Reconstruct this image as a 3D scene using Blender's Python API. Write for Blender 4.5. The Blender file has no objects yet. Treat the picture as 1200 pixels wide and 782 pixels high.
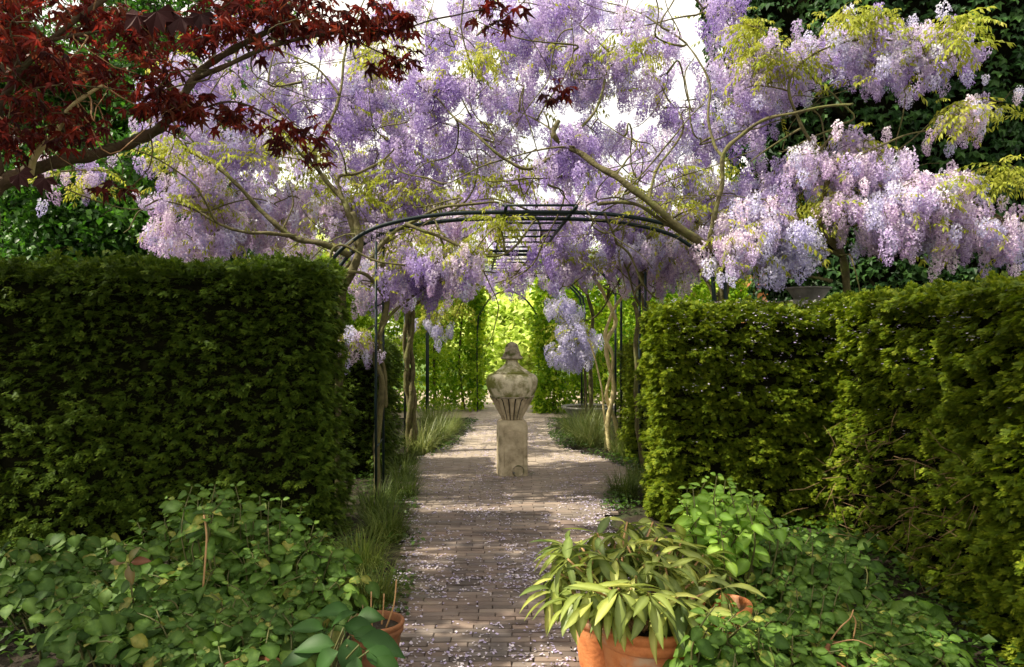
import bpy, math, random
from mathutils import Vector, Matrix, Euler, Quaternion, noise
import numpy as np

R = math.radians
rnd = random.Random(7)
scene = bpy.context.scene
COL = scene.collection

# ------------------------------------------------------------------ camera
FPX, CX, HY, EYE = 900.0, 600.0, 391.0, 1.6
def P(px, py, d):
    return Vector(((px - CX) / FPX * d, d, EYE - (py - HY) / FPX * d))

cam_d = bpy.data.cameras.new("camera")
cam_d.sensor_width = 36.0
cam_d.lens = 27.0
cam_d.clip_start = 0.05
cam_d.clip_end = 2000.0
cam = bpy.data.objects.new("camera", cam_d)
cam.location = (0, 0, EYE)
cam.rotation_euler = (R(90), 0, 0)
COL.objects.link(cam)
scene.camera = cam

# ------------------------------------------------------------------ world, sun, exposure
SUN_EL, SUN_T = 50.0, (1.0, 0.16)          # travel direction of the light in plan
world = bpy.data.worlds.new("World")
scene.world = world
world.use_nodes = True
wn, wl = world.node_tree.nodes, world.node_tree.links
wn.clear()
w_out = wn.new("ShaderNodeOutputWorld")
w_bg = wn.new("ShaderNodeBackground")
w_bg.inputs[1].default_value = 0.115
sky = wn.new("ShaderNodeTexSky")
sky.sky_type = 'NISHITA'
sky.sun_disc = False
sky.sun_elevation = R(SUN_EL)
sky.sun_rotation = math.atan2(-SUN_T[0], -SUN_T[1])
sky.dust_density = 3.0
w_tc = wn.new("ShaderNodeTexCoord")
w_no = wn.new("ShaderNodeTexNoise")
w_no.inputs["Scale"].default_value = 2.2
w_no.inputs["Detail"].default_value = 6
w_rp = wn.new("ShaderNodeValToRGB")
w_rp.color_ramp.elements[0].position = 0.30
w_rp.color_ramp.elements[0].color = (0.6, 0.6, 0.6, 1)
w_rp.color_ramp.elements[1].position = 0.55
w_rp.color_ramp.elements[1].color = (1, 1, 1, 1)
w_mx = wn.new("ShaderNodeMix")
w_mx.data_type = 'RGBA'
w_mx.inputs[7].default_value = (8.9, 8.4, 7.5, 1)
wl.new(w_tc.outputs["Generated"], w_no.inputs["Vector"])
wl.new(w_no.outputs["Fac"], w_rp.inputs[0])
wl.new(w_rp.outputs[0], w_mx.inputs[0])
wl.new(sky.outputs[0], w_mx.inputs[6])
wl.new(w_mx.outputs[2], w_bg.inputs[0])
wl.new(w_bg.outputs[0], w_out.inputs[0])

sun_d = bpy.data.lights.new("sun", 'SUN')
sun_d.energy = 5.0
sun_d.angle = R(0.6)
sun_d.color = (1.0, 0.91, 0.74)
sun = bpy.data.objects.new("sun", sun_d)
_t = Vector((SUN_T[0], SUN_T[1], 0)).normalized() * math.cos(R(SUN_EL))
sun_dir = Vector((_t.x, _t.y, -math.sin(R(SUN_EL))))
sun.rotation_euler = sun_dir.to_track_quat('-Z', 'Y').to_euler()
COL.objects.link(sun)

vs = scene.view_settings
vs.view_transform = 'Standard'
vs.look = 'None'
vs.gamma = 1.0
vs.use_curve_mapping = False
vs.exposure = 0.80
cy = scene.cycles
cy.max_bounces = 7
cy.diffuse_bounces = 4
cy.glossy_bounces = 2
cy.transmission_bounces = 4
cy.transparent_max_bounces = 4
cy.caustics_reflective = False
cy.caustics_refractive = False
cy.sample_clamp_indirect = 6.0
try:
    cy.use_denoising = True
except Exception:
    pass

# ------------------------------------------------------------------ materials
def new_mat(name):
    m = bpy.data.materials.new(name)
    m.use_nodes = True
    nt = m.node_tree
    nt.nodes.clear()
    return m, nt.nodes, nt.links

def ramp(nodes, stops):
    r = nodes.new("ShaderNodeValToRGB")
    cr = r.color_ramp
    while len(cr.elements) < len(stops):
        cr.elements.new(0.5)
    for e, (p, c) in zip(cr.elements, stops):
        e.position = p
        e.color = (*c, 1)
    return r

def leaf_mat(name, cols, trans=0.4, rough=0.45, tcol=1.5, spec=0.4, attr=None, vein=0.0):
    """cols: list of colours picked by the piece's own random number"""
    m, n, l = new_mat(name)
    out = n.new("ShaderNodeOutputMaterial")
    oi = n.new("ShaderNodeObjectInfo")
    rp = ramp(n, [(i / max(1, len(cols) - 1), c) for i, c in enumerate(cols)])
    tc = n.new("ShaderNodeTexCoord")
    no = n.new("ShaderNodeTexNoise")
    no.inputs["Scale"].default_value = 35
    l.new(tc.outputs["Object"], no.inputs["Vector"])
    if attr:
        at = n.new("ShaderNodeAttribute"); at.attribute_name = attr
        ma = n.new("ShaderNodeMath"); ma.operation = 'MULTIPLY_ADD'
        l.new(oi.outputs["Random"], ma.inputs[0]); ma.inputs[1].default_value = 0.35
        mb = n.new("ShaderNodeMath"); mb.operation = 'MULTIPLY'
        l.new(at.outputs["Fac"], mb.inputs[0]); mb.inputs[1].default_value = 0.65
        l.new(mb.outputs[0], ma.inputs[2])
        l.new(ma.outputs[0], rp.inputs[0])
    else:
        ma = n.new("ShaderNodeMath"); ma.operation = 'MULTIPLY_ADD'
        l.new(no.outputs["Fac"], ma.inputs[0]); ma.inputs[1].default_value = 0.22
        ms = n.new("ShaderNodeMath"); ms.operation = 'SUBTRACT'
        l.new(oi.outputs["Random"], ms.inputs[0]); ms.inputs[1].default_value = 0.11
        l.new(ms.outputs[0], ma.inputs[2])
        l.new(ma.outputs[0], rp.inputs[0])
    col = rp.outputs[0]
    if vein > 0:
        # pale midrib and side veins from the leaf's own uv
        uv = n.new("ShaderNodeAttribute"); uv.attribute_name = "vein"
        mv = n.new("ShaderNodeMix"); mv.data_type = 'RGBA'
        l.new(uv.outputs["Fac"], mv.inputs[0])
        hs = n.new("ShaderNodeHueSaturation"); hs.inputs["Value"].default_value = 1 + vein
        hs.inputs["Saturation"].default_value = 0.85
        l.new(col, hs.inputs["Color"])
        l.new(col, mv.inputs[6]); l.new(hs.outputs[0], mv.inputs[7])
        col = mv.outputs[2]
    pb = n.new("ShaderNodeBsdfPrincipled")
    pb.inputs["Roughness"].default_value = rough
    pb.inputs["Specular IOR Level"].default_value = spec
    tr = n.new("ShaderNodeBsdfTranslucent")
    hs2 = n.new("ShaderNodeHueSaturation"); hs2.inputs["Value"].default_value = tcol
    hs2.inputs["Saturation"].default_value = 1.05
    l.new(col, hs2.inputs["Color"])
    l.new(col, pb.inputs["Base Color"]); l.new(hs2.outputs[0], tr.inputs[0])
    mx = n.new("ShaderNodeMixShader"); mx.inputs[0].default_value = trans
    l.new(pb.outputs[0], mx.inputs[1]); l.new(tr.outputs[0], mx.inputs[2])
    l.new(mx.outputs[0], out.inputs[0])
    return m

def rough_mat(name, stops, scale=8, rough=0.85, bump=0.4, bscale=None, detail=8, spec=0.3, dist=0.01, second=None):
    m, n, l = new_mat(name)
    out = n.new("ShaderNodeOutputMaterial")
    tc = n.new("ShaderNodeTexCoord")
    no = n.new("ShaderNodeTexNoise"); no.inputs["Scale"].default_value = scale
    no.inputs["Detail"].default_value = detail; no.inputs["Roughness"].default_value = 0.65
    l.new(tc.outputs["Object"], no.inputs["Vector"])
    rp = ramp(n, stops)
    l.new(no.outputs["Fac"], rp.inputs[0])
    col = rp.outputs[0]
    if second:
        sc2, lo, hi, c2 = second
        n2 = n.new("ShaderNodeTexNoise"); n2.inputs["Scale"].default_value = sc2; n2.inputs["Detail"].default_value = 6
        l.new(tc.outputs["Object"], n2.inputs["Vector"])
        r2 = ramp(n, [(lo, (0, 0, 0)), (hi, (1, 1, 1))]); l.new(n2.outputs["Fac"], r2.inputs[0])
        mx = n.new("ShaderNodeMix"); mx.data_type = 'RGBA'
        l.new(r2.outputs[0], mx.inputs[0]); l.new(col, mx.inputs[6]); mx.inputs[7].default_value = (*c2, 1)
        col = mx.outputs[2]
    pb = n.new("ShaderNodeBsdfPrincipled")
    pb.inputs["Roughness"].default_value = rough
    pb.inputs["Specular IOR Level"].default_value = spec
    l.new(col, pb.inputs["Base Color"])
    nb = n.new("ShaderNodeTexNoise"); nb.inputs["Scale"].default_value = bscale or scale * 5
    nb.inputs["Detail"].default_value = 6
    l.new(tc.outputs["Object"], nb.inputs["Vector"])
    bp = n.new("ShaderNodeBump"); bp.inputs["Strength"].default_value = bump; bp.inputs["Distance"].default_value = dist
    l.new(nb.outputs["Fac"], bp.inputs["Height"]); l.new(bp.outputs[0], pb.inputs["Normal"])
    l.new(pb.outputs[0], out.inputs[0])
    return m

M = {}
M['soil'] = rough_mat('soil', [(0.3, (0.016, 0.012, 0.007)), (0.7, (0.045, 0.033, 0.020))], 6, 0.95, 0.9, 40, dist=0.03,
                      second=(3.0, 0.55, 0.7, (0.040, 0.055, 0.018)))
M['sand'] = rough_mat('joint_sand', [(0.3, (0.045, 0.042, 0.022)), (0.7, (0.11, 0.09, 0.06))], 20, 0.95, 0.5, 90)
M['gravel'] = rough_mat('far_gravel', [(0.3, (0.26, 0.21, 0.15)), (0.7, (0.42, 0.35, 0.26))], 9, 0.95, 0.5, 60)
M['lawn'] = rough_mat('lawn', [(0.3, (0.05, 0.10, 0.015)), (0.7, (0.12, 0.20, 0.03))], 5, 0.95, 0.8, 60)
M['bark'] = rough_mat('wisteria_bark', [(0.25, (0.035, 0.032, 0.013)), (0.55, (0.12, 0.105, 0.042)), (0.8, (0.21, 0.185, 0.085))], 14, 0.8, 0.8, 45,
                      second=(6, 0.5, 0.7, (0.12, 0.135, 0.03)))
M['pale_bark'] = rough_mat('pale_stem', [(0.25, (0.46, 0.38, 0.16)), (0.7, (0.78, 0.68, 0.36))], 12, 0.75, 0.5, 50)
M['twig'] = rough_mat('twig_bark', [(0.3, (0.05, 0.042, 0.016)), (0.7, (0.14, 0.115, 0.045))], 12, 0.8, 0.3, 60)
M['maple_bark'] = rough_mat('maple_bark', [(0.25, (0.045, 0.032, 0.020)), (0.7, (0.15, 0.105, 0.06))], 15, 0.85, 0.8, 55,
                            second=(7, 0.5, 0.65, (0.085, 0.085, 0.035)))
M['dark_core'] = rough_mat('shade_core_fill', [(0.3, (0.004, 0.005, 0.002)), (0.7, (0.012, 0.012, 0.006))], 12, 1.0, 0.8, 50, spec=0.0)  # near-black so gaps in the foliage look deeply shaded
M['dead_twig'] = rough_mat('dead_twig', [(0.3, (0.12, 0.075, 0.035)), (0.7, (0.30, 0.19, 0.10))], 20, 0.85, 0.2, 60)
M['shoot'] = rough_mat('shoot_bark', [(0.3, (0.30, 0.17, 0.07)), (0.7, (0.50, 0.30, 0.14))], 20, 0.6, 0.2, 60)
M['green_stem'] = rough_mat('green_stem', [(0.3, (0.06, 0.075, 0.02)), (0.7, (0.13, 0.12, 0.04))], 20, 0.6, 0.2, 60)
M['stone'] = rough_mat('weathered_stone', [(0.32, (0.20, 0.18, 0.10)), (0.42, (0.48, 0.43, 0.26)), (0.54, (0.76, 0.70, 0.50))], 11, 0.9, 1.0, 70, 12,
                       second=(6.5, 0.46, 0.58, (0.20, 0.21, 0.05)), dist=0.008)
M['stone_dark'] = rough_mat('blackened_stone', [(0.30, (0.13, 0.11, 0.075)), (0.62, (0.50, 0.43, 0.31))], 12, 0.92, 1.0, 50, 10,
                            second=(9.0, 0.5, 0.62, (0.10, 0.11, 0.03)), dist=0.01)
M['pedestal'] = rough_mat('pedestal_stone', [(0.30, (0.20, 0.165, 0.10)), (0.46, (0.48, 0.40, 0.26)), (0.64, (0.68, 0.59, 0.40))], 6, 0.92, 0.6, 70, 10,
                          second=(4.5, 0.55, 0.75, (0.11, 0.10, 0.035)), dist=0.006)
M['steel'] = rough_mat('green_black_paint', [(0.3, (0.004, 0.011, 0.012)), (0.8, (0.009, 0.025, 0.026))], 18, 0.5, 0.1, 80, spec=0.25)
M['terracotta'] = rough_mat('terracotta', [(0.28, (0.34, 0.10, 0.035)), (0.5, (0.60, 0.21, 0.070)), (0.75, (0.68, 0.31, 0.13))], 9, 0.75, 0.3, 60,
                            second=(7, 0.56, 0.72, (0.50, 0.38, 0.26)))
M['old_terracotta'] = rough_mat('stained_terracotta', [(0.28, (0.10, 0.045, 0.022)), (0.6, (0.26, 0.11, 0.045)), (0.85, (0.30, 0.17, 0.09))], 9, 0.8, 0.4, 60,
                            second=(7, 0.5, 0.68, (0.09, 0.09, 0.04)))
M['petal_litter'] = leaf_mat('fallen_petal', [(0.34, 0.27, 0.52), (0.50, 0.44, 0.62), (0.70, 0.65, 0.68), (0.46, 0.36, 0.25)], 0.2, 0.7, 1.1, attr='tone')
M['planter'] = rough_mat('grey_planter', [(0.3, (0.14, 0.14, 0.125)), (0.7, (0.30, 0.29, 0.26))], 10, 0.85, 0.4, 60)
M['housebrick'] = rough_mat('orange_brick', [(0.3, (0.50, 0.17, 0.07)), (0.7, (0.62, 0.27, 0.13))], 8, 0.85, 0.4, 60)
M['rooftile'] = rough_mat('roof_tile', [(0.3, (0.30, 0.09, 0.05)), (0.7, (0.45, 0.16, 0.09))], 8, 0.8, 0.4, 60)
M['whitepaint'] = rough_mat('white_paint', [(0.3, (0.66, 0.66, 0.63)), (0.7, (0.78, 0.78, 0.75))], 8, 0.5, 0.1, 60)
M['glass'] = rough_mat('window_glass', [(0.3, (0.03, 0.04, 0.05)), (0.7, (0.05, 0.06, 0.07))], 3, 0.08, 0.0, 60, spec=0.8)

# leaves
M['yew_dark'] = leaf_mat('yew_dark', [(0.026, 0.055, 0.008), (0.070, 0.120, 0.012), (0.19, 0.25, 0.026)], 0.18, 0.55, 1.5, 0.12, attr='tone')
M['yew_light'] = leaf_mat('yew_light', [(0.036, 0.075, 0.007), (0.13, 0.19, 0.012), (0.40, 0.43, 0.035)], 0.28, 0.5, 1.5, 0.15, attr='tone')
M['wist_leaf'] = leaf_mat('wisteria_leaf', [(0.26, 0.29, 0.035), (0.40, 0.42, 0.06), (0.34, 0.41, 0.05), (0.52, 0.50, 0.10)], 0.5, 0.5, 1.2, 0.2)
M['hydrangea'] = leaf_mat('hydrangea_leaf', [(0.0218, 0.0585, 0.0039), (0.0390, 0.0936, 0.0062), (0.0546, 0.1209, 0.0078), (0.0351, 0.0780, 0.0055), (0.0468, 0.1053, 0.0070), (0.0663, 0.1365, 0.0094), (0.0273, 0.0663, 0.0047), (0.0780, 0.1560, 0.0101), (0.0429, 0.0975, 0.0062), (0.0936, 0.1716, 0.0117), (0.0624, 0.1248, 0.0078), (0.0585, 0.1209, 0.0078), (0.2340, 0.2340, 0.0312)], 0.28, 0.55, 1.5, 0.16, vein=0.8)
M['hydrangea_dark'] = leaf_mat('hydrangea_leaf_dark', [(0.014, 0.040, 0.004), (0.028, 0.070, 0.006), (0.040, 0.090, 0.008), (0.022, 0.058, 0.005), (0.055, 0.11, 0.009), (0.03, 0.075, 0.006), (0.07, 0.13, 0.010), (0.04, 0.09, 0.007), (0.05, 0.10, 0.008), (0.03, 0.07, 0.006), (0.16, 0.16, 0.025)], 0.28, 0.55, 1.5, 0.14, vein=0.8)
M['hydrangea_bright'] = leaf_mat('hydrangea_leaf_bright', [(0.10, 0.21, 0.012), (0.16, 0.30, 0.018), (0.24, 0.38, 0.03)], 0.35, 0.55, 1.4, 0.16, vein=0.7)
M['red_leaf'] = leaf_mat('reddened_leaf', [(0.15, 0.030, 0.018), (0.11, 0.12, 0.02)], 0.3, 0.4, 1.3, vein=0.6)
M['hosta'] = leaf_mat('hosta_leaf', [(0.014, 0.050, 0.006), (0.026, 0.08, 0.008)], 0.22, 0.5, 1.4, 0.2, vein=0.6)
M['rhodo'] = leaf_mat('rhododendron_leaf', [(0.06, 0.10, 0.016), (0.13, 0.17, 0.022), (0.19, 0.23, 0.03), (0.32, 0.33, 0.055)], 0.25, 0.42, 1.4, spec=0.3, vein=0.9)
M['ivy'] = leaf_mat('ivy_leaf', [(0.010, 0.035, 0.008), (0.022, 0.068, 0.012), (0.05, 0.12, 0.02)], 0.2, 0.45, 1.5, spec=0.2, vein=0.6)
M['maple_leaf'] = leaf_mat('red_maple_leaf', [(0.038, 0.009, 0.008), (0.085, 0.012, 0.010), (0.20, 0.020, 0.012), (0.12, 0.036, 0.015)], 0.45, 0.5, 1.6, 0.2, vein=0.5)
M['dark_maple'] = leaf_mat('purple_maple_leaf', [(0.035, 0.014, 0.015), (0.055, 0.018, 0.018)], 0.2, 0.6, 1.4, 0.15, vein=0.5)
M['hornbeam'] = leaf_mat('hornbeam_leaf', [(0.08, 0.20, 0.012), (0.26, 0.42, 0.025), (0.50, 0.62, 0.06)], 0.5, 0.5, 1.3, 0.15)
M['lime'] = leaf_mat('tree_leaf_bright', [(0.44, 0.58, 0.10), (0.62, 0.72, 0.20), (0.76, 0.80, 0.36)], 0.5, 0.5, 1.25)
M['tree_dark'] = leaf_mat('tree_leaf_dark', [(0.020, 0.065, 0.010), (0.045, 0.13, 0.015), (0.10, 0.24, 0.025)], 0.35, 0.45, 1.5)
M['grass'] = leaf_mat('grass_blade', [(0.07, 0.12, 0.02), (0.15, 0.20, 0.045), (0.30, 0.31, 0.11)], 0.35, 0.45, 1.3, attr='tone')
M['grass_dark'] = leaf_mat('grass_blade_dark', [(0.04, 0.07, 0.012), (0.10, 0.15, 0.025), (0.22, 0.25, 0.06)], 0.3, 0.5, 1.3, 0.2, attr='tone')
M['cover'] = leaf_mat('ground_cover_leaf', [(0.03, 0.075, 0.008), (0.08, 0.16, 0.018)], 0.35, 0.45, 1.4)

def flower_mat(name, c):
    m = leaf_mat(name, c, 0.36, 0.6, 1.10, 0.15, attr='tone')
    return m
# from bud (dark) to open petal (pale)
FLW = {
    'violet': flower_mat('violet_petal', [(0.24, 0.14, 0.42), (0.39, 0.27, 0.62), (0.54, 0.43, 0.75), (0.75, 0.67, 0.87)]),
    'lilac': flower_mat('lilac_petal', [(0.34, 0.23, 0.48), (0.52, 0.41, 0.67), (0.68, 0.58, 0.80), (0.88, 0.82, 0.90)]),
    'pink': flower_mat('pale_pink_petal', [(0.42, 0.24, 0.52), (0.66, 0.50, 0.74), (0.86, 0.75, 0.87), (0.95, 0.90, 0.90)]),
    'blue': flower_mat('pale_blue_petal', [(0.40, 0.36, 0.68), (0.60, 0.57, 0.84), (0.76, 0.74, 0.90), (0.88, 0.88, 0.93)]),
}

# ------------------------------------------------------------------ mesh helpers
class MB:
    def __init__(s):
        s.v, s.f, s.t, s.mi = [], [], [], []
    def quad(s, a, b, c, d, tone=0.5, mi=0):
        i = len(s.v); s.v += [a, b, c, d]; s.f.append((i, i + 1, i + 2, i + 3)); s.t.append(tone); s.mi.append(mi)
    def tri(s, a, b, c, tone=0.5, mi=0):
        i = len(s.v); s.v += [a, b, c]; s.f.append((i, i + 1, i + 2)); s.t.append(tone); s.mi.append(mi)
    def add(s, verts, faces, tone=0.5, mi=0):
        i = len(s.v); s.v += verts
        for f in faces:
            s.f.append(tuple(k + i for k in f)); s.t.append(tone); s.mi.append(mi)
    def tube(s, pts, rad, seg=6, cap=True, tone=0.5, mi=0, wob=0.0):
        n = len(pts)
        if n < 2: return
        if not hasattr(rad, '__len__'): rad = [rad] * n
        tn = [(pts[min(i + 1, n - 1)] - pts[max(i - 1, 0)]).normalized() for i in range(n)]
        up = Vector((0, 0, 1)) if abs(tn[0].z) < 0.9 else Vector((1, 0, 0))
        u = tn[0].cross(up).normalized()
        vs_, fs = [], []
        for i in range(n):
            u = (u - tn[i] * u.dot(tn[i]))
            if u.length < 1e-6: u = tn[i].orthogonal()
            u.normalize()
            w = tn[i].cross(u)
            for k in range(seg):
                a = 2 * math.pi * k / seg
                rr = rad[i] * (1 + (wob * math.sin(a * 3 + i * 0.7) if wob else 0))
                vs_.append(pts[i] + (u * math.cos(a) + w * math.sin(a)) * rr)
        for i in range(n - 1):
            for k in range(seg):
                k2 = (k + 1) % seg
                fs.append((i * seg + k, i * seg + k2, (i + 1) * seg + k2, (i + 1) * seg + k))
        if cap and seg > 2:
            fs.append(tuple(range(seg - 1, -1, -1)))
            fs.append(tuple((n - 1) * seg + k for k in range(seg)))
        s.add(vs_, fs, tone, mi)
    def mesh(s, name, mats, smooth=True):
        me = bpy.data.meshes.new(name)
        me.from_pydata([tuple(v) for v in s.v], [], s.f)
        if not isinstance(mats, (list, tuple)): mats = [mats]
        for m in mats: me.materials.append(m)
        if len(mats) > 1: me.polygons.foreach_set('material_index', s.mi)
        a = me.attributes.new('tone', 'FLOAT', 'FACE')
        a.data.foreach_set('value', s.t)
        me.polygons.foreach_set('use_smooth', [smooth] * len(s.f))
        me.update()
        return me
    def obj(s, name, mats, parent=None, smooth=True, loc=None):
        return link(name, s.mesh(name, mats, smooth), parent, loc)

def link(name, me, parent=None, loc=None):
    o = bpy.data.objects.new(name, me)
    COL.objects.link(o)
    if parent is not None: o.parent = parent
    if loc is not None: o.location = loc
    return o

def tag(o, label=None, cat=None, group=None, kind=None):
    if label: o['label'] = label
    if cat: o['category'] = cat
    if group: o['group'] = group
    if kind: o['kind'] = kind
    return o

def thing(name, label, cat, loc=(0, 0, 0), rz=0.0, group=None):
    o = bpy.data.objects.new(name, None)
    COL.objects.link(o)
    o.location = loc; o.rotation_euler = (0, 0, rz)
    o.empty_display_size = 0.2
    return tag(o, label, cat, group)

def smooth_path(pts, sub=6):
    """Catmull-Rom through the points"""
    if len(pts) < 3: sub = max(sub, 3)
    out = []
    n = len(pts)
    for i in range(n - 1):
        p0, p1, p2, p3 = pts[max(i - 1, 0)], pts[i], pts[i + 1], pts[min(i + 2, n - 1)]
        for k in range(sub):
            t = k / sub
            out.append(0.5 * ((2 * p1) + (p2 - p0) * t + (2 * p0 - 5 * p1 + 4 * p2 - p3) * t * t + (3 * p1 - p0 - 3 * p2 + p3) * t ** 3))
    out.append(pts[-1].copy())
    return out

def jitter_path(pts, amp, seed=0.0, freq=2.0):
    n = len(pts)
    out = []
    for i, p in enumerate(pts):
        w = 1.0 if 0 < i < n - 1 else 0.0
        out.append(p + w * amp * noise.noise_vector(p * freq + Vector((seed, seed * 1.7, 3.1))))
    return out

def lathe(mb, prof, seg=32, mod=None, cx=0.0, cy_=0.0, tone=0.5, mi=0, close=True):
    vs_, fs = [], []
    for i, (r, z) in enumerate(prof):
        for k in range(seg):
            a = 2 * math.pi * k / seg
            rr = r * (mod(a, z, r) if mod else 1.0)
            vs_.append(Vector((cx + rr * math.cos(a), cy_ + rr * math.sin(a), z)))
    for i in range(len(prof) - 1):
        for k in range(seg):
            k2 = (k + 1) % seg
            fs.append((i * seg + k, i * seg + k2, (i + 1) * seg + k2, (i + 1) * seg + k))
    if close:
        fs.append(tuple(range(seg - 1, -1, -1)))
        fs.append(tuple((len(prof) - 1) * seg + k for k in range(seg)))
    mb.add(vs_, fs, tone, mi)

def box(mb, x0, x1, y0, y1, z0, z1, tone=0.5, mi=0):
    v = [Vector(p) for p in ((x0, y0, z0), (x1, y0, z0), (x1, y1, z0), (x0, y1, z0), (x0, y0, z1), (x1, y0, z1), (x1, y1, z1), (x0, y1, z1))]
    mb.add(v, [(0, 3, 2, 1), (4, 5, 6, 7), (0, 1, 5, 4), (1, 2, 6, 5), (2, 3, 7, 6), (3, 0, 4, 7)], tone, mi)

# ------------------------------------------------------------------ scatter by geometry nodes (only for what nobody could count)
SRC = {}
def source_collection(key, meshes):
    c = bpy.data.collections.new(key)
    for i, me in enumerate(meshes):
        o = bpy.data.objects.new(f"{key}_{i:02d}", me)
        c.objects.link(o)
    SRC[key] = (c, len(meshes))
    return c

def scatter_group(key):
    ng = bpy.data.node_groups.get('scatter_' + key)
    if ng: return ng
    ng = bpy.data.node_groups.new('scatter_' + key, 'GeometryNodeTree')
    ng.interface.new_socket('Geometry', in_out='INPUT', socket_type='NodeSocketGeometry')
    ng.interface.new_socket('Geometry', in_out='OUTPUT', socket_type='NodeSocketGeometry')
    n, l = ng.nodes, ng.links
    gi = n.new('NodeGroupInput'); go = n.new('NodeGroupOutput')
    ip = n.new('GeometryNodeInstanceOnPoints')
    ci = n.new('GeometryNodeCollectionInfo')
    ci.inputs['Collection'].default_value = SRC[key][0]
    ci.inputs['Separate Children'].default_value = True
    ci.inputs['Reset Children'].default_value = True
    def attr(nm, ty):
        a = n.new('GeometryNodeInputNamedAttribute'); a.data_type = ty
        a.inputs['Name'].default_value = nm
        return a.outputs['Attribute']
    er = n.new('FunctionNodeEulerToRotation')
    l.new(attr('rot', 'FLOAT_VECTOR'), er.inputs[0])
    l.new(gi.outputs[0], ip.inputs['Points'])
    l.new(ci.outputs[0], ip.inputs['Instance'])
    ip.inputs['Pick Instance'].default_value = True
    l.new(attr('idx', 'INT'), ip.inputs['Instance Index'])
    l.new(er.outputs[0], ip.inputs['Rotation'])
    l.new(attr('scl', 'FLOAT'), ip.inputs['Scale'])
    l.new(ip.outputs[0], go.inputs[0])
    return ng

def scatter(name, key, items, parent=None):
    """items: (position, euler, scale, index) -> one object of kind stuff"""
    me = bpy.data.meshes.new(name)
    me.from_pydata([tuple(i[0]) for i in items], [], [])
    a = me.attributes.new('rot', 'FLOAT_VECTOR', 'POINT')
    a.data.foreach_set('vector', [c for i in items for c in i[1]])
    a = me.attributes.new('scl', 'FLOAT', 'POINT')
    a.data.foreach_set('value', [i[2] for i in items])
    a = me.attributes.new('idx', 'INT', 'POINT')
    nk = SRC[key][1]
    a.data.foreach_set('value', [i[3] % nk for i in items])
    o = link(name, me, parent)
    md = o.modifiers.new('scatter', 'NODES')
    md.node_group = scatter_group(key)
    o['kind'] = 'stuff'
    return o

def view_px(p):
    d = p.y
    if d < 0.2: return (-9999, -9999)
    return (CX + p.x / d * FPX, HY - (p.z - EYE) / d * FPX)
def in_view(p, m=20):
    if p.y < 0.3: return False
    x, y = view_px(p)
    return -m < x < 1200 + m and -m < y < 782 + m

def place_parts(part, stuffname, key, items, parent, cap=300, label=None, frac=1.0):
    """the nearest `cap` pieces in view as parts of their own, the rest as one mass"""
    meshes = [o.data for o in SRC[key][0].objects]
    nk = len(meshes)
    vis = [i for i in range(len(items)) if in_view(items[i][0], 0)]
    vis.sort(key=lambda i: items[i][0].y / items[i][2])
    pick = set(vis[:cap])
    inv = parent.matrix_basis.inverted() if parent is not None else None
    rest = []
    for i, it in enumerate(items):
        if i in pick:
            o = bpy.data.objects.new(part, meshes[it[3] % nk])
            COL.objects.link(o)
            o.parent = parent
            o.location = it[0] - parent.location
            o.rotation_euler = it[1]
            o.scale = (it[2],) * 3
        else:
            rest.append((it[0] - parent.location, it[1], it[2], it[3]))
    if rest:
        scatter(stuffname, key, rest, parent)

# ------------------------------------------------------------------ leaf and flower shapes
def leaf_shape(mb, L, W, seg=4, fold=0.25, curl=0.3, peak=0.4, tip=1.0, org=Vector((0, 0, 0)), rot=None, tone=0.5, stalk=0.0, wave=0.0):
    """leaf along +X, normal +Z"""
    rows = []
    for i in range(seg + 1):
        t = i / seg
        if t <= peak: w = math.sin(t / peak * math.pi / 2) ** 0.8
        else: w = math.cos((t - peak) / (1 - peak) * math.pi / 2) ** tip
        w = max(w, 0.03) * W / 2
        x = t * L * math.cos(curl * t * 0.8) + stalk
        z = -L * curl * t * t * 0.8
        wz = wave * L * math.sin(t * 9)
        rows.append((Vector((x, -w * math.cos(fold), z + w * math.sin(fold) + wz)), Vector((x, 0, z)), Vector((x, w * math.cos(fold), z + w * math.sin(fold) - wz))))
    vs_ = [v for r in rows for v in r]
    if rot is not None: vs_ = [rot @ v for v in vs_]
    vs_ = [v + org for v in vs_]
    fs = []
    for i in range(seg):
        a = i * 3
        fs += [(a, a + 3, a + 4, a + 1), (a + 1, a + 4, a + 5, a + 2)]
    mb.add(vs_, fs, tone)
    return len(rows)

def set_veins(me, pred):
    a = me.attributes.new('vein', 'FLOAT', 'POINT')
    a.data.foreach_set('value', [pred(i) for i in range(len(me.vertices))])

def single_leaf_meshes(name, mat, n, L, W, seed=1, seg=4, **kw):
    r = random.Random(seed)
    out = []
    for i in range(n):
        mb = MB()
        k = dict(kw); k['curl'] = kw.get('curl', 0.3) * r.uniform(0.5, 1.6); k['fold'] = kw.get('fold', 0.25) * r.uniform(0.5, 1.5)
        s = r.uniform(0.9, 1.1)
        leaf_shape(mb, L * s, W * s * r.uniform(0.9, 1.1), seg, **k)
        base = len(mb.v)
        if kw.get('stalk', 0) > 0:
            mb.tube([Vector((0, 0, 0.0)), Vector((kw['stalk'] * 1.05, 0, -0.001))], 0.0016, 3)
        me = mb.mesh(name, mat if not isinstance(mat, list) else mat[i % len(mat)])
        set_veins(me, lambda j: 1.0 if (j < base and j % 3 == 1) else 0.0)
        out.append(me)
    return out

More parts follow.
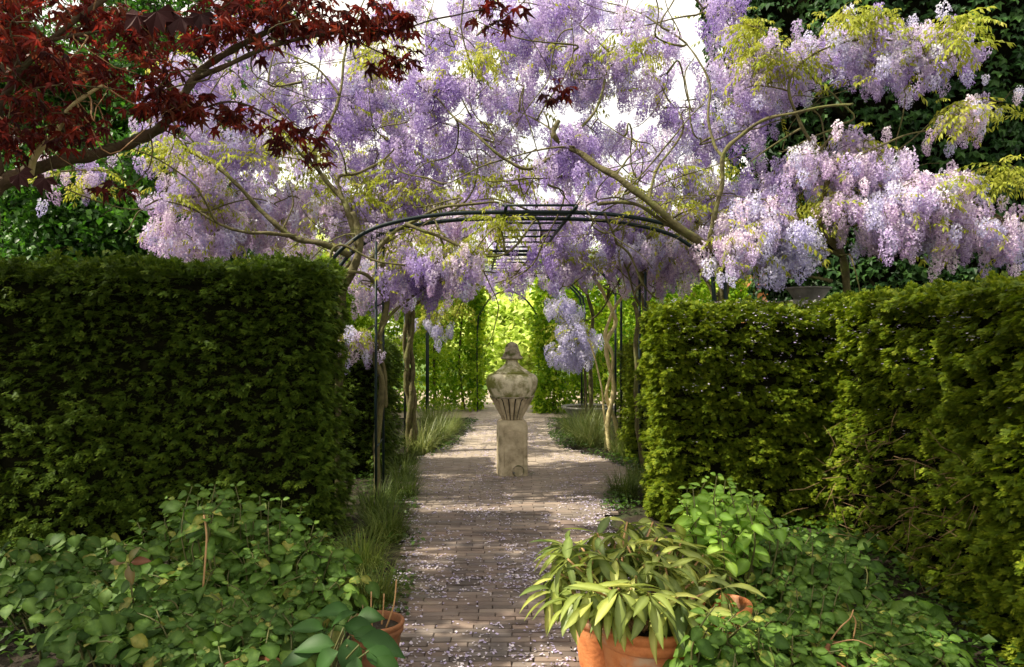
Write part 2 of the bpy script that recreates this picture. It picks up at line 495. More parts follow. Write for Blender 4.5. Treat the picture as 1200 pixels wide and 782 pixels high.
def palm_leaf(mat, name, n, S, lobes, depth, seed=3):
    r = random.Random(seed)
    out = []
    for _ in range(n):
        vs_ = [Vector((0, 0, 0))]
        spread = R(125)
        rim = []
        for i in range(lobes):
            a = -spread + 2 * spread * i / (lobes - 1)
            ln = S * (1 - 0.45 * (abs(a) / spread) ** 1.3) * r.uniform(0.9, 1.1)
            rim.append(Vector((ln * math.cos(a), ln * math.sin(a), -0.40 * ln * r.uniform(0.1, 1.7))))
            if i < lobes - 1:
                a2 = a + spread / (lobes - 1)
                l2 = S * depth * (1 - 0.3 * abs(a2) / spread)
                rim.append(Vector((l2 * math.cos(a2), l2 * math.sin(a2), 0.03 * S)))
        vs_ += rim
        fs = [(0, i, i + 1) for i in range(1, len(rim))]
        mb = MB(); mb.add([v + Vector((0.25 * S, 0, 0)) for v in vs_], fs)
        k = len(mb.v)
        mb.tube([Vector((-0.3 * S, 0, 0.03 * S)), Vector((0.25 * S, 0, 0))], 0.010 * S, 3)
        me = mb.mesh(name, mat, False)
        set_veins(me, lambda j: 0.8 if j in (0,) else 0.0)
        out.append(me)
    return out

def compound_leaf(name, mat, n, L=0.24, pairs=5, lw=0.022, ll=0.062, seed=5):
    r = random.Random(seed)
    out = []
    for _ in range(n):
        mb = MB()
        def rach(t): return Vector((L * t, 0, -L * 0.55 * t * t))
        mb.tube([rach(t / 4) for t in range(5)], 0.0014, 3)
        for k in range(pairs):
            t = 0.25 + 0.68 * k / (pairs - 1)
            for sg in (-1, 1):
                e = Euler((r.uniform(-0.5, 0.5), r.uniform(0.1, 0.9), sg * R(r.uniform(45, 70))))
                leaf_shape(mb, ll * r.uniform(0.8, 1.1), lw * 1.1, 2, 0.3, 0.5, org=rach(t), rot=e.to_matrix())
        leaf_shape(mb, ll, lw * 1.1, 2, 0.3, 0.5, org=rach(0.98), rot=Euler((0, 0.8, 0)).to_matrix())
        me = mb.mesh(name, mat)
        out.append(me)
    return out

def raceme_mesh(mat, L, W, n, r):
    mb = MB()
    bend = Vector((r.uniform(-0.1, 0.1), r.uniform(-0.1, 0.1), 0))
    def ax(t): return Vector((bend.x * L * t * t, bend.y * L * t * t, -L * t))
    mb.tube([ax(t / 3) for t in range(4)], 0.0022, 3, tone=0.1)
    ga = 2.39996
    for i in range(n):
        t = ((i + 0.5) / n) ** 0.86
        rad = W * (0.72 + 0.5 * math.sin(min(1, t * 2.2) * math.pi / 2)) * (1 - t ** 2.4) ** 0.7 * r.uniform(0.55, 1.2) + 0.005
        a = i * ga + r.uniform(-0.5, 0.5)
        d = Vector((math.cos(a), math.sin(a), r.uniform(-.35, .35))).normalized()
        c = ax(t) + d * rad + Vector((0, 0, r.uniform(-0.012, 0.012)))
        sz = 0.0155 * (1 - 0.5 * t) * r.uniform(0.75, 1.3)
        side = (Vector((-d.y, d.x, 0)) + Vector((r.uniform(-.6, .6), r.uniform(-.6, .6), r.uniform(-0.8, 0.8)))).normalized()
        upv = (d.cross(side) * (1 if d.cross(side).z > 0 else -1) + d * r.uniform(-.2, .8)).normalized()
        tn = min(1, max(0, 0.50 + 0.45 * (1 - t) + r.uniform(-0.2, 0.2)))
        m1 = c + upv * sz * .75
        mb.quad(c, c + side * sz * .95 + upv * sz * .5, m1 + upv * sz * .6 - d * sz * .2, c - side * sz * .95 + upv * sz * .5, tn)
        k = c + d * sz * .9 - upv * sz * .5
        mb.quad(c, k + side * sz * .45, k - upv * sz * .75, c - upv * sz * .8 - side * sz * .35, max(0, tn - 0.25 - r.random() * 0.3))
        if r.random() < .5:
            mb.tri(c, c - side * sz * .8 - upv * sz * .4, c - upv * sz * .9, min(1, tn + .1))
    return mb.mesh('raceme', mat, False)

def raceme_set(key, tints, n_each, seed):
    r = random.Random(seed)
    ms = []
    for t in tints:
        for i in range(n_each):
            L = r.uniform(0.15, 0.29)
            ms.append(raceme_mesh(FLW[t], L, r.uniform(0.040, 0.058), int(130 * L / 0.26), r))
    source_collection(key, ms)
raceme_set('raceme_violet', ['violet', 'violet', 'lilac'], 2, 11)
raceme_set('raceme_lilac', ['lilac', 'lilac', 'violet', 'blue'], 2, 12)
raceme_set('raceme_pink', ['pink', 'pink', 'lilac', 'blue'], 2, 13)
raceme_set('raceme_blue', ['blue'], 3, 14)
source_collection('wisteria_leaf', compound_leaf('leaf', M['wist_leaf'], 5))
source_collection('hydrangea_leaf', single_leaf_meshes('leaf', [M['hydrangea']], 6, 0.105, 0.074, 21, 5, stalk=0.02, fold=0.22, curl=0.35, peak=0.42, tip=0.8))
source_collection('hydrangea_bright_leaf', single_leaf_meshes('leaf', [M['hydrangea_bright']], 6, 0.105, 0.074, 25, 5, stalk=0.02, fold=0.22, curl=0.35, peak=0.42, tip=0.8))
source_collection('hydrangea_dark_leaf', single_leaf_meshes('leaf', [M['hydrangea_dark']], 6, 0.115, 0.082, 22, 5, stalk=0.02, fold=0.22, curl=0.35, peak=0.42, tip=0.8))
source_collection('rhodo_leaf', single_leaf_meshes('leaf', M['rhodo'], 6, 0.160, 0.046, 23, 5, stalk=0.012, fold=0.35, curl=0.42, peak=0.5, tip=0.9))
source_collection('hosta_leaf', single_leaf_meshes('leaf', M['hosta'], 4, 0.165, 0.098, 24, 6, stalk=0.04, fold=0.25, curl=0.45, peak=0.36, tip=1.0))
source_collection('ivy_leaf', palm_leaf(M['ivy'], 'leaf', 5, 0.075, 5, 0.62, 31))
source_collection('maple_leaf', palm_leaf(M['maple_leaf'], 'leaf', 8, 0.066, 7, 0.46, 32))
source_collection('big_maple_leaf', palm_leaf(M['dark_maple'], 'leaf', 3, 0.085, 7, 0.74, 33))
source_collection('hornbeam_leaf', single_leaf_meshes('leaf', M['hornbeam'], 5, 0.085, 0.050, 34, 2, fold=0.2, curl=0.4))
source_collection('cover_leaf', single_leaf_meshes('leaf', M['cover'], 4, 0.035, 0.026, 35, 2, fold=0.2, curl=0.4))

def leaf_tuft(mat, n, L, W, spread, seed, count=3):
    """a short twig carrying several leaves, for far crowns"""
    r = random.Random(seed); out = []
    for _ in range(count):
        mb = MB()
        for k in range(n):
            p = Vector((r.gauss(0, spread), r.gauss(0, spread), r.gauss(0, spread * 0.5)))
            e = Euler((r.uniform(-0.7, 0.7), r.uniform(-0.2, 0.8), r.uniform(0, 6.28)))
            leaf_shape(mb, L * r.uniform(0.7, 1.2), W * r.uniform(0.7, 1.2), 2, 0.2, 0.4, org=p, rot=e.to_matrix())
        out.append(mb.mesh('leaf_tuft', mat))
    return out
source_collection('lime_tuft', leaf_tuft(M['lime'], 14, 0.11, 0.08, 0.13, 41))
source_collection('dark_tuft', leaf_tuft(M['tree_dark'], 14, 0.09, 0.065, 0.10, 42, 4))
source_collection('hornbeam_tuft', leaf_tuft(M['hornbeam'], 10, 0.085, 0.055, 0.075, 43, 4))

def yew_spray(mat, seed, L=0.085, nl=0.019):
    """flat feathery shoot: twig along +X with two rows of needles, side shoots"""
    r = random.Random(seed)
    mb = MB()
    def shoot(o, ang, ln, n, t0):
        d = Vector((math.cos(ang), math.sin(ang), 0))
        for k in range(n):
            t = (k + 0.5) / n
            p = o + d * ln * t + Vector((0, 0, -0.25 * ln * t * t))
            for sg in (-1, 1):
                a2 = ang + sg * R(r.uniform(42, 64)) * (1 - 0.45 * t)
                q = Vector((math.cos(a2), math.sin(a2), r.uniform(-0.05, 0.35)))
                s = Vector((-q.y, q.x, 0)) * 0.0024
                l_ = nl * r.uniform(0.8, 1.15) * (1 - 0.35 * t)
                tone = min(1, t0 + 0.45 * t + r.uniform(-0.1, 0.1))
                mb.quad(p - s, p + s, p + q * l_ + s * 0.5, p + q * l_ - s * 0.5, tone)
    shoot(Vector((0, 0, 0)), 0, L, 9, 0.15)
    shoot(Vector((L * 0.25, 0, 0)), R(r.uniform(30, 50)), L * 0.6, 6, 0.3)
    shoot(Vector((L * 0.4, 0, 0)), -R(r.uniform(30, 50)), L * 0.55, 6, 0.3)
    return mb.mesh('spray', mat, False)
source_collection('yew_dark', [yew_spray(M['yew_dark'], 50 + i, 0.050, 0.0130) for i in range(5)])
source_collection('yew_light', [yew_spray(M['yew_light'], 60 + i, 0.042, 0.0135) for i in range(5)])

# ================================================================== SETTING
# ground: one sheet to the horizon with a slight swell
mb = MB()
N = 40
ext = [-400, -120, -50] + [-24 + i * 1.5 for i in range(33)] + [50, 120, 400]
exy = [-60, -10] + [1.0 + i * 1.0 for i in range(34)] + [45, 70, 140, 600]
vs_ = []
for y in exy:
    for x in ext:
        z = -0.012 + (0.02 * noise.noise(Vector((x * 0.6, y * 0.6, 0))) if abs(x) > 1.8 and abs(x) < 40 else 0)
        vs_.append(Vector((x, y, z)))
nx = len(ext)
fs = [(j * nx + i, j * nx + i + 1, (j + 1) * nx + i + 1, (j + 1) * nx + i) for j in range(len(exy) - 1) for i in range(nx - 1)]
mb.add(vs_, fs)
tag(mb.obj('ground', M['soil']), 'dark garden soil under the hedges and borders', kind='structure')

def eul(xdir, up=Vector((0, 0, 1)), roll=0.0):
    x = xdir.normalized()
    z = up - x * up.dot(x)
    if z.length < 1e-4: z = x.orthogonal()
    z.normalize()
    y = z.cross(x)
    m = Matrix((x, y, z)).transposed() @ Matrix.Rotation(roll, 3, 'X')
    return tuple(m.to_euler())

# ---- path outline
LEFT = [(2.6, -.60), (4, -.58), (5.5, -.68), (7, -.84), (7.8, -1.12), (8.6, -1.28), (9.6, -1.16), (10.6, -.82), (12, -.62), (15, -.70), (22, -.75)]
RIGHT = [(2.6, .56), (5, .62), (6.5, .72), (7.4, .92), (8.1, 1.28), (9.0, 1.36), (9.8, 1.05), (10.6, .66), (12, .58), (15, .72), (22, .78)]
def edge(tab, y):
    for (a, b), (c, d) in zip(tab, tab[1:]):
        if a <= y <= c: return b + (d - b) * (y - a) / (c - a)
    return tab[0][1] if y < tab[0][0] else tab[-1][1]

mb = MB()
ys = [2.6 + i * 0.4 for i in range(49)]
for y0, y1 in zip(ys, ys[1:]):
    mb.quad(Vector((edge(LEFT, y0) - .03, y0, 0)), Vector((edge(RIGHT, y0) + .03, y0, 0)), Vector((edge(RIGHT, y1) + .03, y1, 0)), Vector((edge(LEFT, y1) - .03, y1, 0)))
path = tag(mb.obj('path', M['sand']), 'brown brick garden path strewn with fallen wisteria petals', kind='structure')

# brick material: own random number + per-face tone
def brick_material():
    m, n, l = new_mat('clay_paver')
    out = n.new("ShaderNodeOutputMaterial")
    oi = n.new("ShaderNodeObjectInfo"); at = n.new("ShaderNodeAttribute"); at.attribute_name = 'tone'
    ad = n.new("ShaderNodeMath"); ad.operation = 'ADD'
    l.new(oi.outputs["Random"], ad.inputs[0]); l.new(at.outputs["Fac"], ad.inputs[1])
    fr = n.new("ShaderNodeMath"); fr.operation = 'FRACT'; l.new(ad.outputs[0], fr.inputs[0])
    rp = ramp(n, [(0, (0.080, 0.064, 0.058)), (0.3, (0.135, 0.105, 0.092)), (0.55, (0.185, 0.140, 0.118)), (0.8, (0.125, 0.110, 0.108)), (1, (0.25, 0.20, 0.165))])
    l.new(fr.outputs[0], rp.inputs[0])
    geo = n.new("ShaderNodeNewGeometry")
    no = n.new("ShaderNodeTexNoise"); no.inputs["Scale"].default_value = 2.2; no.inputs["Detail"].default_value = 7
    l.new(geo.outputs["Position"], no.inputs["Vector"])
    r2 = ramp(n, [(0.35, (0.62, 0.62, 0.64)), (0.65, (1.35, 1.28, 1.18))]); l.new(no.outputs["Fac"], r2.inputs[0])
    mx = n.new("ShaderNodeMix"); mx.data_type = 'RGBA'; mx.blend_type = 'MULTIPLY'; mx.inputs[0].default_value = 1
    l.new(rp.outputs[0], mx.inputs[6]); l.new(r2.outputs[0], mx.inputs[7])
    # sandy dust lies over the farther, drier part of the path
    sx = n.new("ShaderNodeSeparateXYZ"); l.new(geo.outputs["Position"], sx.inputs[0])
    mr = n.new("ShaderNodeMapRange"); mr.inputs[1].default_value = 6.0; mr.inputs[2].default_value = 10.5; mr.inputs[3].default_value = -0.15; mr.inputs[4].default_value = 0.62
    l.new(sx.outputs[1], mr.inputs[0])
    n4 = n.new("ShaderNodeTexNoise"); n4.inputs["Scale"].default_value = 1.7; n4.inputs["Detail"].default_value = 9; l.new(geo.outputs["Position"], n4.inputs["Vector"])
    m4 = n.new("ShaderNodeMath"); m4.operation = 'MULTIPLY_ADD'; l.new(n4.outputs["Fac"], m4.inputs[0]); m4.inputs[1].default_value = 0.9; l.new(mr.outputs[0], m4.inputs[2])
    m5 = n.new("ShaderNodeMath"); m5.operation = 'SUBTRACT'; m5.use_clamp = True; l.new(m4.outputs[0], m5.inputs[0]); m5.inputs[1].default_value = 0.28
    mz = n.new("ShaderNodeMix"); mz.data_type = 'RGBA'; l.new(m5.outputs[0], mz.inputs[0]); l.new(mx.outputs[2], mz.inputs[6]); mz.inputs[7].default_value = (0.44, 0.37, 0.29, 1)
    mx = mz
    n3 = n.new("ShaderNodeTexNoise"); n3.inputs["Scale"].default_value = 60; n3.inputs["Detail"].default_value = 5
    l.new(geo.outputs["Position"], n3.inputs["Vector"])
    pb = n.new("ShaderNodeBsdfPrincipled"); pb.inputs["Roughness"].default_value = 0.82
    bp = n.new("ShaderNodeBump"); bp.inputs["Strength"].default_value = 0.5; bp.inputs["Distance"].default_value = 0.004
    l.new(n3.outputs["Fac"], bp.inputs["Height"]); l.new(bp.outputs[0], pb.inputs["Normal"])
    l.new(mx.outputs[2], pb.inputs["Base Color"]); l.new(pb.outputs[0], out.inputs[0])
    return m
M['brick'] = brick_material()
BL, BW, BH = 0.205, 0.056, 0.022
def brick_geo(L, W, H, r):
    c = 0.0035
    hl, hw = L / 2 - r.uniform(0.0015, 0.004), W / 2 - r.uniform(0.002, 0.0035)
    j = lambda: r.uniform(-0.0015, 0.0015)
    b = [Vector((x, y, 0)) for x, y in ((-hl, -hw), (hl, -hw), (hl, hw), (-hl, hw))]
    m_ = [Vector((p.x + j(), p.y + j(), H - c)) for p in b]
    t = [Vector((p.x * (1 - c / hl), p.y * (1 - c / hw), H + j() * 0.8)) for p in m_]
    f = []
    for k in range(4):
        k2 = (k + 1) % 4
        f += [(k, k2, 4 + k2, 4 + k), (4 + k, 4 + k2, 8 + k2, 8 + k)]
    f.append((8, 9, 10, 11))
    return b + m_ + t, f
r = random.Random(77)
bm_meshes = []
for i in range(10):
    m_ = MB(); v, f = brick_geo(BL, BW, BH, r); m_.add(v, f, 0.0); bm_meshes.append(m_.mesh('brick', M['brick'], False))
rest = MB(); count = 0
y = 3.02; row = 0
while y < 21.5:
    sc = 1.0
    x0, x1 = edge(LEFT, y), edge(RIGHT, y)
    off = (0.5 if row % 2 else 0.0) * BL + r.uniform(-0.02, 0.02)
    k0 = math.floor((x0 - off) / BL); k1 = math.ceil((x1 - off) / BL)
    for k in range(k0, k1 + 1):
        xc = off + k * BL
        if xc < x0 - 0.06 + 0.03 * r.random() or xc > x1 + 0.06: continue
        zz = r.uniform(-0.002, 0.003) + 0.004 * noise.noise(Vector((xc * 1.5, y * 1.5, 2)))
        rot = (r.gauss(0, 0.03), r.gauss(0, 0.012), r.gauss(0, 0.02))
        p = Vector((xc, y, zz))
        if count < 300 and in_view(p, 0):
            o = bpy.data.objects.new('brick', bm_meshes[r.randrange(10)])
            COL.objects.link(o); o.parent = path; o.location = p; o.rotation_euler = rot
            count += 1
        else:
            v, f = brick_geo(BL, BW, BH, r)
            mm = Euler(rot).to_matrix()
            rest.add([mm @ q + p for q in v], f, r.random())
    y += BW + 0.003; row += 1
ro = rest.obj('bricks', M['brick'], path, False); ro['kind'] = 'stuff'

# fallen petals on the path and its edges
r = random.Random(78)
mb = MB()
def petal(p, s, tn):
    a = r.uniform(0, 6.28); u = Vector((math.cos(a), math.sin(a), r.uniform(-.35, .35))) * s; w = Vector((-math.sin(a), math.cos(a), r.uniform(-.35, .35))) * s * r.uniform(.45, .8)
    q = p + Vector((0, 0, s * 0.25))
    mb.quad(q - u - w, q + u * .6 - w, q + u + w, q - u * .5 + w, tn)
cnt = 0
while cnt < 16000:
    yy = 3.1 + (r.random() ** 1.25) * 11
    x0, x1 = edge(LEFT, yy), edge(RIGHT, yy)
    xx = r.uniform(x0 - .12, x1 + .12)
    dens = 0.30 + 1.3 * noise.noise(Vector((xx * 2.2, yy * 1.5, 5))) + 0.7 * noise.noise(Vector((xx * 9, yy * 7, 9)))
    if yy < 4.6: dens *= 0.5
    dens += .5 * max(0, 1 - min(xx - x0, x1 - xx) / .12)
    if r.random() > dens + 0.15: continue
    k = r.choice((1, 1, 1, 2, 3)) if r.random() < 0.9 else 6
    for _ in range(k):
        petal(Vector((xx + r.gauss(0, .012), yy + r.gauss(0, .012), BH + 0.002 + r.random() * .004)), r.uniform(0.004, 0.0105), r.random() ** 1.2)
    cnt += k
o = mb.obj('fallen_petals', M['petal_litter'], None, False)
tag(o, 'pale lilac wisteria petals scattered over the brick path', 'petals', kind='stuff')

# far clearing behind the urn
mb = MB()
mb.add([Vector(p) for p in ((-3.2, 14.5, .006), (3.2, 14.5, .006), (4.5, 21.6, .006), (-4.5, 21.6, .006))], [(0, 1, 2, 3)])
tag(mb.obj('gravel_clearing', M['gravel']), 'pale gravel clearing beyond the urn', kind='structure')
mb = MB()
mb.add([Vector(p) for p in ((-30, 21.7, .01), (30, 21.7, .01), (40, 90, .02), (-40, 90, .02))], [(0, 1, 2, 3)])
tag(mb.obj('lawn', M['lawn']), 'green lawn beyond the clearing', kind='structure')

# ================================================================== HEDGES
def hedge(name, label, x0, x1, y0, y1, h, key, n, seed, faces=('front', 'top', 'right', 'left'), lean=0.0, shape=None, cat='hedge', slope=0.0, thin=None, bulge=0.0):
    r = random.Random(seed)
    o = thing(name, label, cat, ((x0 + x1) / 2, y0, 0))
    base = Vector(o.location)
    # added dark box that blocks light and stands for the inner shade
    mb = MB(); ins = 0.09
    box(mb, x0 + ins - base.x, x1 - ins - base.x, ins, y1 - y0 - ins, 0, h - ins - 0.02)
    core = mb.obj('shade_core', M['dark_core'], o, False)
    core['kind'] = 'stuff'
    A = {'front': (x1 - x0) * h, 'top': (x1 - x0) * (y1 - y0), 'left': (y1 - y0) * h, 'right': (y1 - y0) * h}
    tot = sum(A[f] for f in faces)
    items = []
    for f in faces:
        for _ in range(int(n * A[f] / tot)):
            u, v = r.random(), r.random()
            if f == 'front': p = Vector((x0 + u * (x1 - x0), y0, v * h)); nn = Vector((0, -1, 0))
            elif f == 'top': p = Vector((x0 + u * (x1 - x0), y0 + v * (y1 - y0), h)); nn = Vector((0, 0, 1))
            elif f == 'left': p = Vector((x0, y0 + u * (y1 - y0), v * h)); nn = Vector((-1, 0, 0))
            else: p = Vector((x1, y0 + u * (y1 - y0), v * h)); nn = Vector((1, 0, 0))
            # round the arrises
            e = 0.10
            dz = h - p.z
            if f != 'top' and dz < e: p = p - nn * (e - dz) * 0.45
            b = noise.noise(Vector((p.x * 1.3, p.y * 1.3, p.z * 1.3 + seed))) * 0.08 + noise.noise(Vector((p.x * 4.5, p.y * 4.5, p.z * 8 + seed))) * 0.11
            gap = noise.noise(Vector((p.x * 7, p.y * 7, p.z * 13 + seed * 3)))
            if gap < -.12: b -= .10
            if f == 'top': p.z += slope * (p.x - x0) + 0.6 * b + (r.uniform(0, 0.05) if r.random() < 0.2 else 0)
            else:
                p += nn * b
                p.z *= 1 + slope * (p.x - x0) / h
            p -= nn * r.random() ** 1.5 * 0.10
            if f == 'left' and bulge: p.x -= bulge * max(0, min(1, (5.2 - p.y) / 1.4)) * (1 - .75 * max(0, p.z / h) ** 2)
            if thin and thin(p, r): continue
            tang = Vector((r.uniform(-1, 1), r.uniform(-1, 1), 0))
            d = nn * r.uniform(0.4, 1.1) + tang * 0.7 + Vector((0, 0, r.uniform(-0.5, 0.15) if f != 'top' else r.uniform(-0.2, 0.3)))
            up = (Vector((0, 0, 1)) + nn * 0.42) if f != 'top' else Vector((0, 0, 1))
            items.append((p - base, eul(d, up, r.gauss(0, 0.35)), r.uniform(0.75, 1.35), r.randrange(5)))
    scatter('foliage', key, items, o)
    return o

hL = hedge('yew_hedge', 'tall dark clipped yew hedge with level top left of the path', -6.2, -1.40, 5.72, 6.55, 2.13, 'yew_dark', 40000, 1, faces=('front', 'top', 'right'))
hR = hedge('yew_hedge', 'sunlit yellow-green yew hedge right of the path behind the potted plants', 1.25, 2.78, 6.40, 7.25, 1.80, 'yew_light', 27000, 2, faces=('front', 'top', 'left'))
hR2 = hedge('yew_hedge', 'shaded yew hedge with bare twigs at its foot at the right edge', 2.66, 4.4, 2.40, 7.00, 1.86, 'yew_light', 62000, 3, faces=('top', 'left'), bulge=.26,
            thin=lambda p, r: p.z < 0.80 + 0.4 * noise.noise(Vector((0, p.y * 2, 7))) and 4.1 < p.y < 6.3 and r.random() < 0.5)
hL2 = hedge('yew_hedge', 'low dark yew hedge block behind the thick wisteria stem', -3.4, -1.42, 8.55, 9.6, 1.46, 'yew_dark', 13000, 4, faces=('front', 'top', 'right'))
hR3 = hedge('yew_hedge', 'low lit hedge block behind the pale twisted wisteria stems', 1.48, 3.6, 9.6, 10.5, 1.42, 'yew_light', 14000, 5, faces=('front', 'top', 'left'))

r = random.Random(12)
mb = MB()
for _ in range(420):
    q = r.random()
    if q < .45: p = Vector((r.uniform(1.3, 3.6), r.uniform(6.3, 7.1), 1.84 + r.random() * .04))
    elif q < .75: p = Vector((r.uniform(1.3, 2.8), 6.33, 1.78 - abs(r.gauss(0, .35))))
    else: p = Vector((2.58, r.uniform(3.6, 6.2), 1.82 - abs(r.gauss(0, .4))))
    for _ in range(r.choice((1, 2, 4))): petal(p + Vector((r.gauss(0, .015), r.gauss(0, .015), r.gauss(0, .012))), r.uniform(.005, .011), r.random())
tag(mb.obj('caught_petals', M['petal_litter'], None, False), 'fallen lilac petals caught on the right hedges', 'petals', kind='stuff')

# bare twigs in the gap at the foot of the shaded hedge
r = random.Random(9)
mb = MB()
for _ in range(150):
    a = Vector((2.62 + r.uniform(-.25, .1), r.uniform(4.1, 6.2), r.uniform(0.05, .95)))
    d = Vector((r.uniform(-1, 1), r.uniform(-.5, .2), r.uniform(-.5, .6))).normalized() * r.uniform(.12, .3)
    pts = jitter_path([a, a + d * .5 + Vector((0, 0, r.uniform(-.03, .04))), a + d], .02, r.random() * 9, 6)
    mb.tube([p - hR2.location for p in pts], [.0026, .002, .001], 3)
tw = mb.obj('bare_twigs', M['dead_twig'], hR2); tw['kind'] = 'stuff'

# hornbeam walls at the end of the garden
def leafy_wall(name, label, x0, x1, y0, y1, h, n, seed, key='hornbeam_tuft', faces=('front', 'right', 'left', 'top')):
    r = random.Random(seed)
    o = thing(name, label, 'hedge', ((x0 + x1) / 2, y0, 0)); base = Vector(o.location)
    mb = MB()
    k = 0
    xx = x0 + .25
    while xx < x1:
        mb2 = MB()
        p = [Vector((xx - base.x + r.uniform(-.05, .05), (y1 - y0) / 2 + r.uniform(-.1, .1), z)) for z in (0, h * .35, h * .7, h * .97)]
        mb2.tube(jitter_path(smooth_path(p, 3), .04, xx), [0.035 * (1 - i / 12) for i in range(10)][:len(smooth_path(p, 3))], 6)
        mb2.obj('trunk', M['maple_bark'], o)
        xx += .55
    items = []
    for _ in range(n):
        p = Vector((r.uniform(x0, x1), 0, h * r.random()))
        q = r.random()
        p.y = y0 + (y1 - y0) * (q ** 1.6)
        if r.random() < .25: p.x = r.choice((x0, x1)) + r.gauss(0, .05)
        b = noise.noise(Vector((p.x * 2.2, p.y * 2, p.z * 2.6 + seed)))
        if b < -0.22 and p.y > y0: continue
        if b < -0.42: continue
        p.y -= .16 * b
        p.z += 0.05 * b
        d = Vector((r.uniform(-1, 1), r.uniform(-1, .3), r.uniform(-.4, .3)))
        items.append((p - base, eul(d, Vector((0, -.3, 1)), r.gauss(0, .5)), r.uniform(.8, 1.4), r.randrange(4)))
    scatter('foliage', key, items, o)
    return o
leafy_wall('hornbeam_hedge', 'bright green hornbeam screen left of the garden opening', -4.6, -.72, 15.6, 16.5, 3.2, 3600, 11)
leafy_wall('hornbeam_hedge', 'tall bright green hornbeam screen right of the garden opening', .60, 4.6, 15.2, 16.2, 3.3, 3900, 12)

# ================================================================== TREES
def tree(name, label, x, y, trunk_h, crown_c, crown_r, n, key, seed, group=None, bark='maple_bark', tr=.16, clumps=26, cap=0, size=1.0, leafname='crown'):
    """trunk, limbs, and leaf tufts gathered in clumps through the crown"""
    r = random.Random(seed)
    o = thing(name, label, 'tree', (x, y, 0), 0, group)
    cc = Vector(crown_c); cr = Vector(crown_r)
    top = Vector((cc.x - x, cc.y - y, cc.z + cr.z * .5))
    sp = smooth_path([Vector((0, 0, 0)), Vector((0.1, .05, trunk_h * .5)), Vector(((cc.x - x) * .5, (cc.y - y) * .5, trunk_h)), top], 5)
    mb = MB(); mb.tube(jitter_path(sp, .06, seed), [tr * (1 - .85 * i / (len(sp) - 1)) for i in range(len(sp))], 9, wob=.06)
    mb.obj('trunk', M[bark], o)
    cl = []
    for _ in range(clumps):
        while True:
            v = Vector((r.uniform(-1, 1), r.uniform(-1, 1), r.uniform(-1, 1)))
            if .35 < v.length < 1: break
        cl.append(Vector((cc.x + v.x * cr.x, cc.y + v.y * cr.y, cc.z + v.z * cr.z)))
    items = []
    for c in cl:
        s = sp[min(len(sp) - 1, max(4, int(len(sp) * r.uniform(.4, .9))))]
        c0 = c - Vector((x, y, 0))
        mid = (s + c0) / 2 + Vector((0, 0, r.uniform(-.2, .3)))
        q = smooth_path([s, mid, c0], 4)
        mb = MB(); mb.tube(jitter_path(q, .08, r.random() * 9), [tr * .35 * (1 - .85 * i / (len(q) - 1)) for i in range(len(q))], 5)
        mb.obj('limb', M[bark], o)
        R_ = min(cr) * r.uniform(.35, .6)
        for _ in range(n // clumps):
            v = Vector((r.gauss(0, .5), r.gauss(0, .5), r.gauss(0, .32))) * R_
            p = c + v
            items.append((p, eul(Vector((v.x, v.y, r.uniform(-.6, .2))) + Vector((r.uniform(-.3, .3), r.uniform(-.3, .3), 0)), Vector((0, 0, 1)), r.gauss(0, .4)), size * r.uniform(.8, 1.4), r.randrange(8)))
    scatter(leafname, key, [(i[0] - o.location, i[1], i[2], i[3]) for i in items], o)
    return o

# dark broadleaf trees beyond the left hedge
tree('broadleaf_tree', 'dense dark green tree behind the left hedge at the photo edge', -8.2, 12.5, 2.4, (-8.2, 12.3, 4.6), (2.1, 1.6, 2.6), 4200, 'dark_tuft', 101, clumps=34)
tree('broadleaf_tree', 'mid green leafy tree between the dark tree and the wisteria', -5.6, 11.4, 1.8, (-5.7, 11.2, 3.2), (1.25, 1.2, 1.55), 3000, 'dark_tuft', 102, clumps=30)
tree('broadleaf_tree', 'tall dark tree rising behind the red maple leaves', -6.6, 14.5, 3.4, (-6.9, 14.5, 6.6), (2.3, 1.6, 3.0), 5200, 'dark_tuft', 103, clumps=28)
# light trees beyond the opening
tr_far = [(-1.6, 27, 2.2, 1.9, 'lime_tuft', 'pale lime green tree just left of the bright garden opening'),
          (2.9, 25, 2.1, 1.9, 'hornbeam_tuft', 'fresh green tree right of the bright garden opening'),
          (-.1, 24, 1.75, 1.5, 'lime_tuft', 'lime green tree straight behind the urn'),
          (-6.2, 26, 2.6, 2.4, 'lime_tuft', 'yellow-green tree far behind the left hornbeam screen'),
          (7.4, 26, 2.6, 2.4, 'lime_tuft', 'yellow-green tree far behind the right hornbeam screen'),
          (-11, 30, 3.2, 3.0, 'dark_tuft', 'darker tree far behind the left hedge'),
          (12, 30, 3.2, 3.0, 'dark_tuft', 'darker tree far behind the ivy wall')]
for i, (x, y, cz, cr, k, lb) in enumerate(tr_far):
    tree('garden_tree', lb, x, y, cz * .6, (x, y, cz), (cr, cr * .8, cr * .85), 1500, k, 120 + i, clumps=22, size=1.8, tr=.12)
leafy_wall('boundary_hedge', 'long far green hedge closing the garden', -26, 26, 40, 41.5, 3.2, 4200, 14, key='lime_tuft')

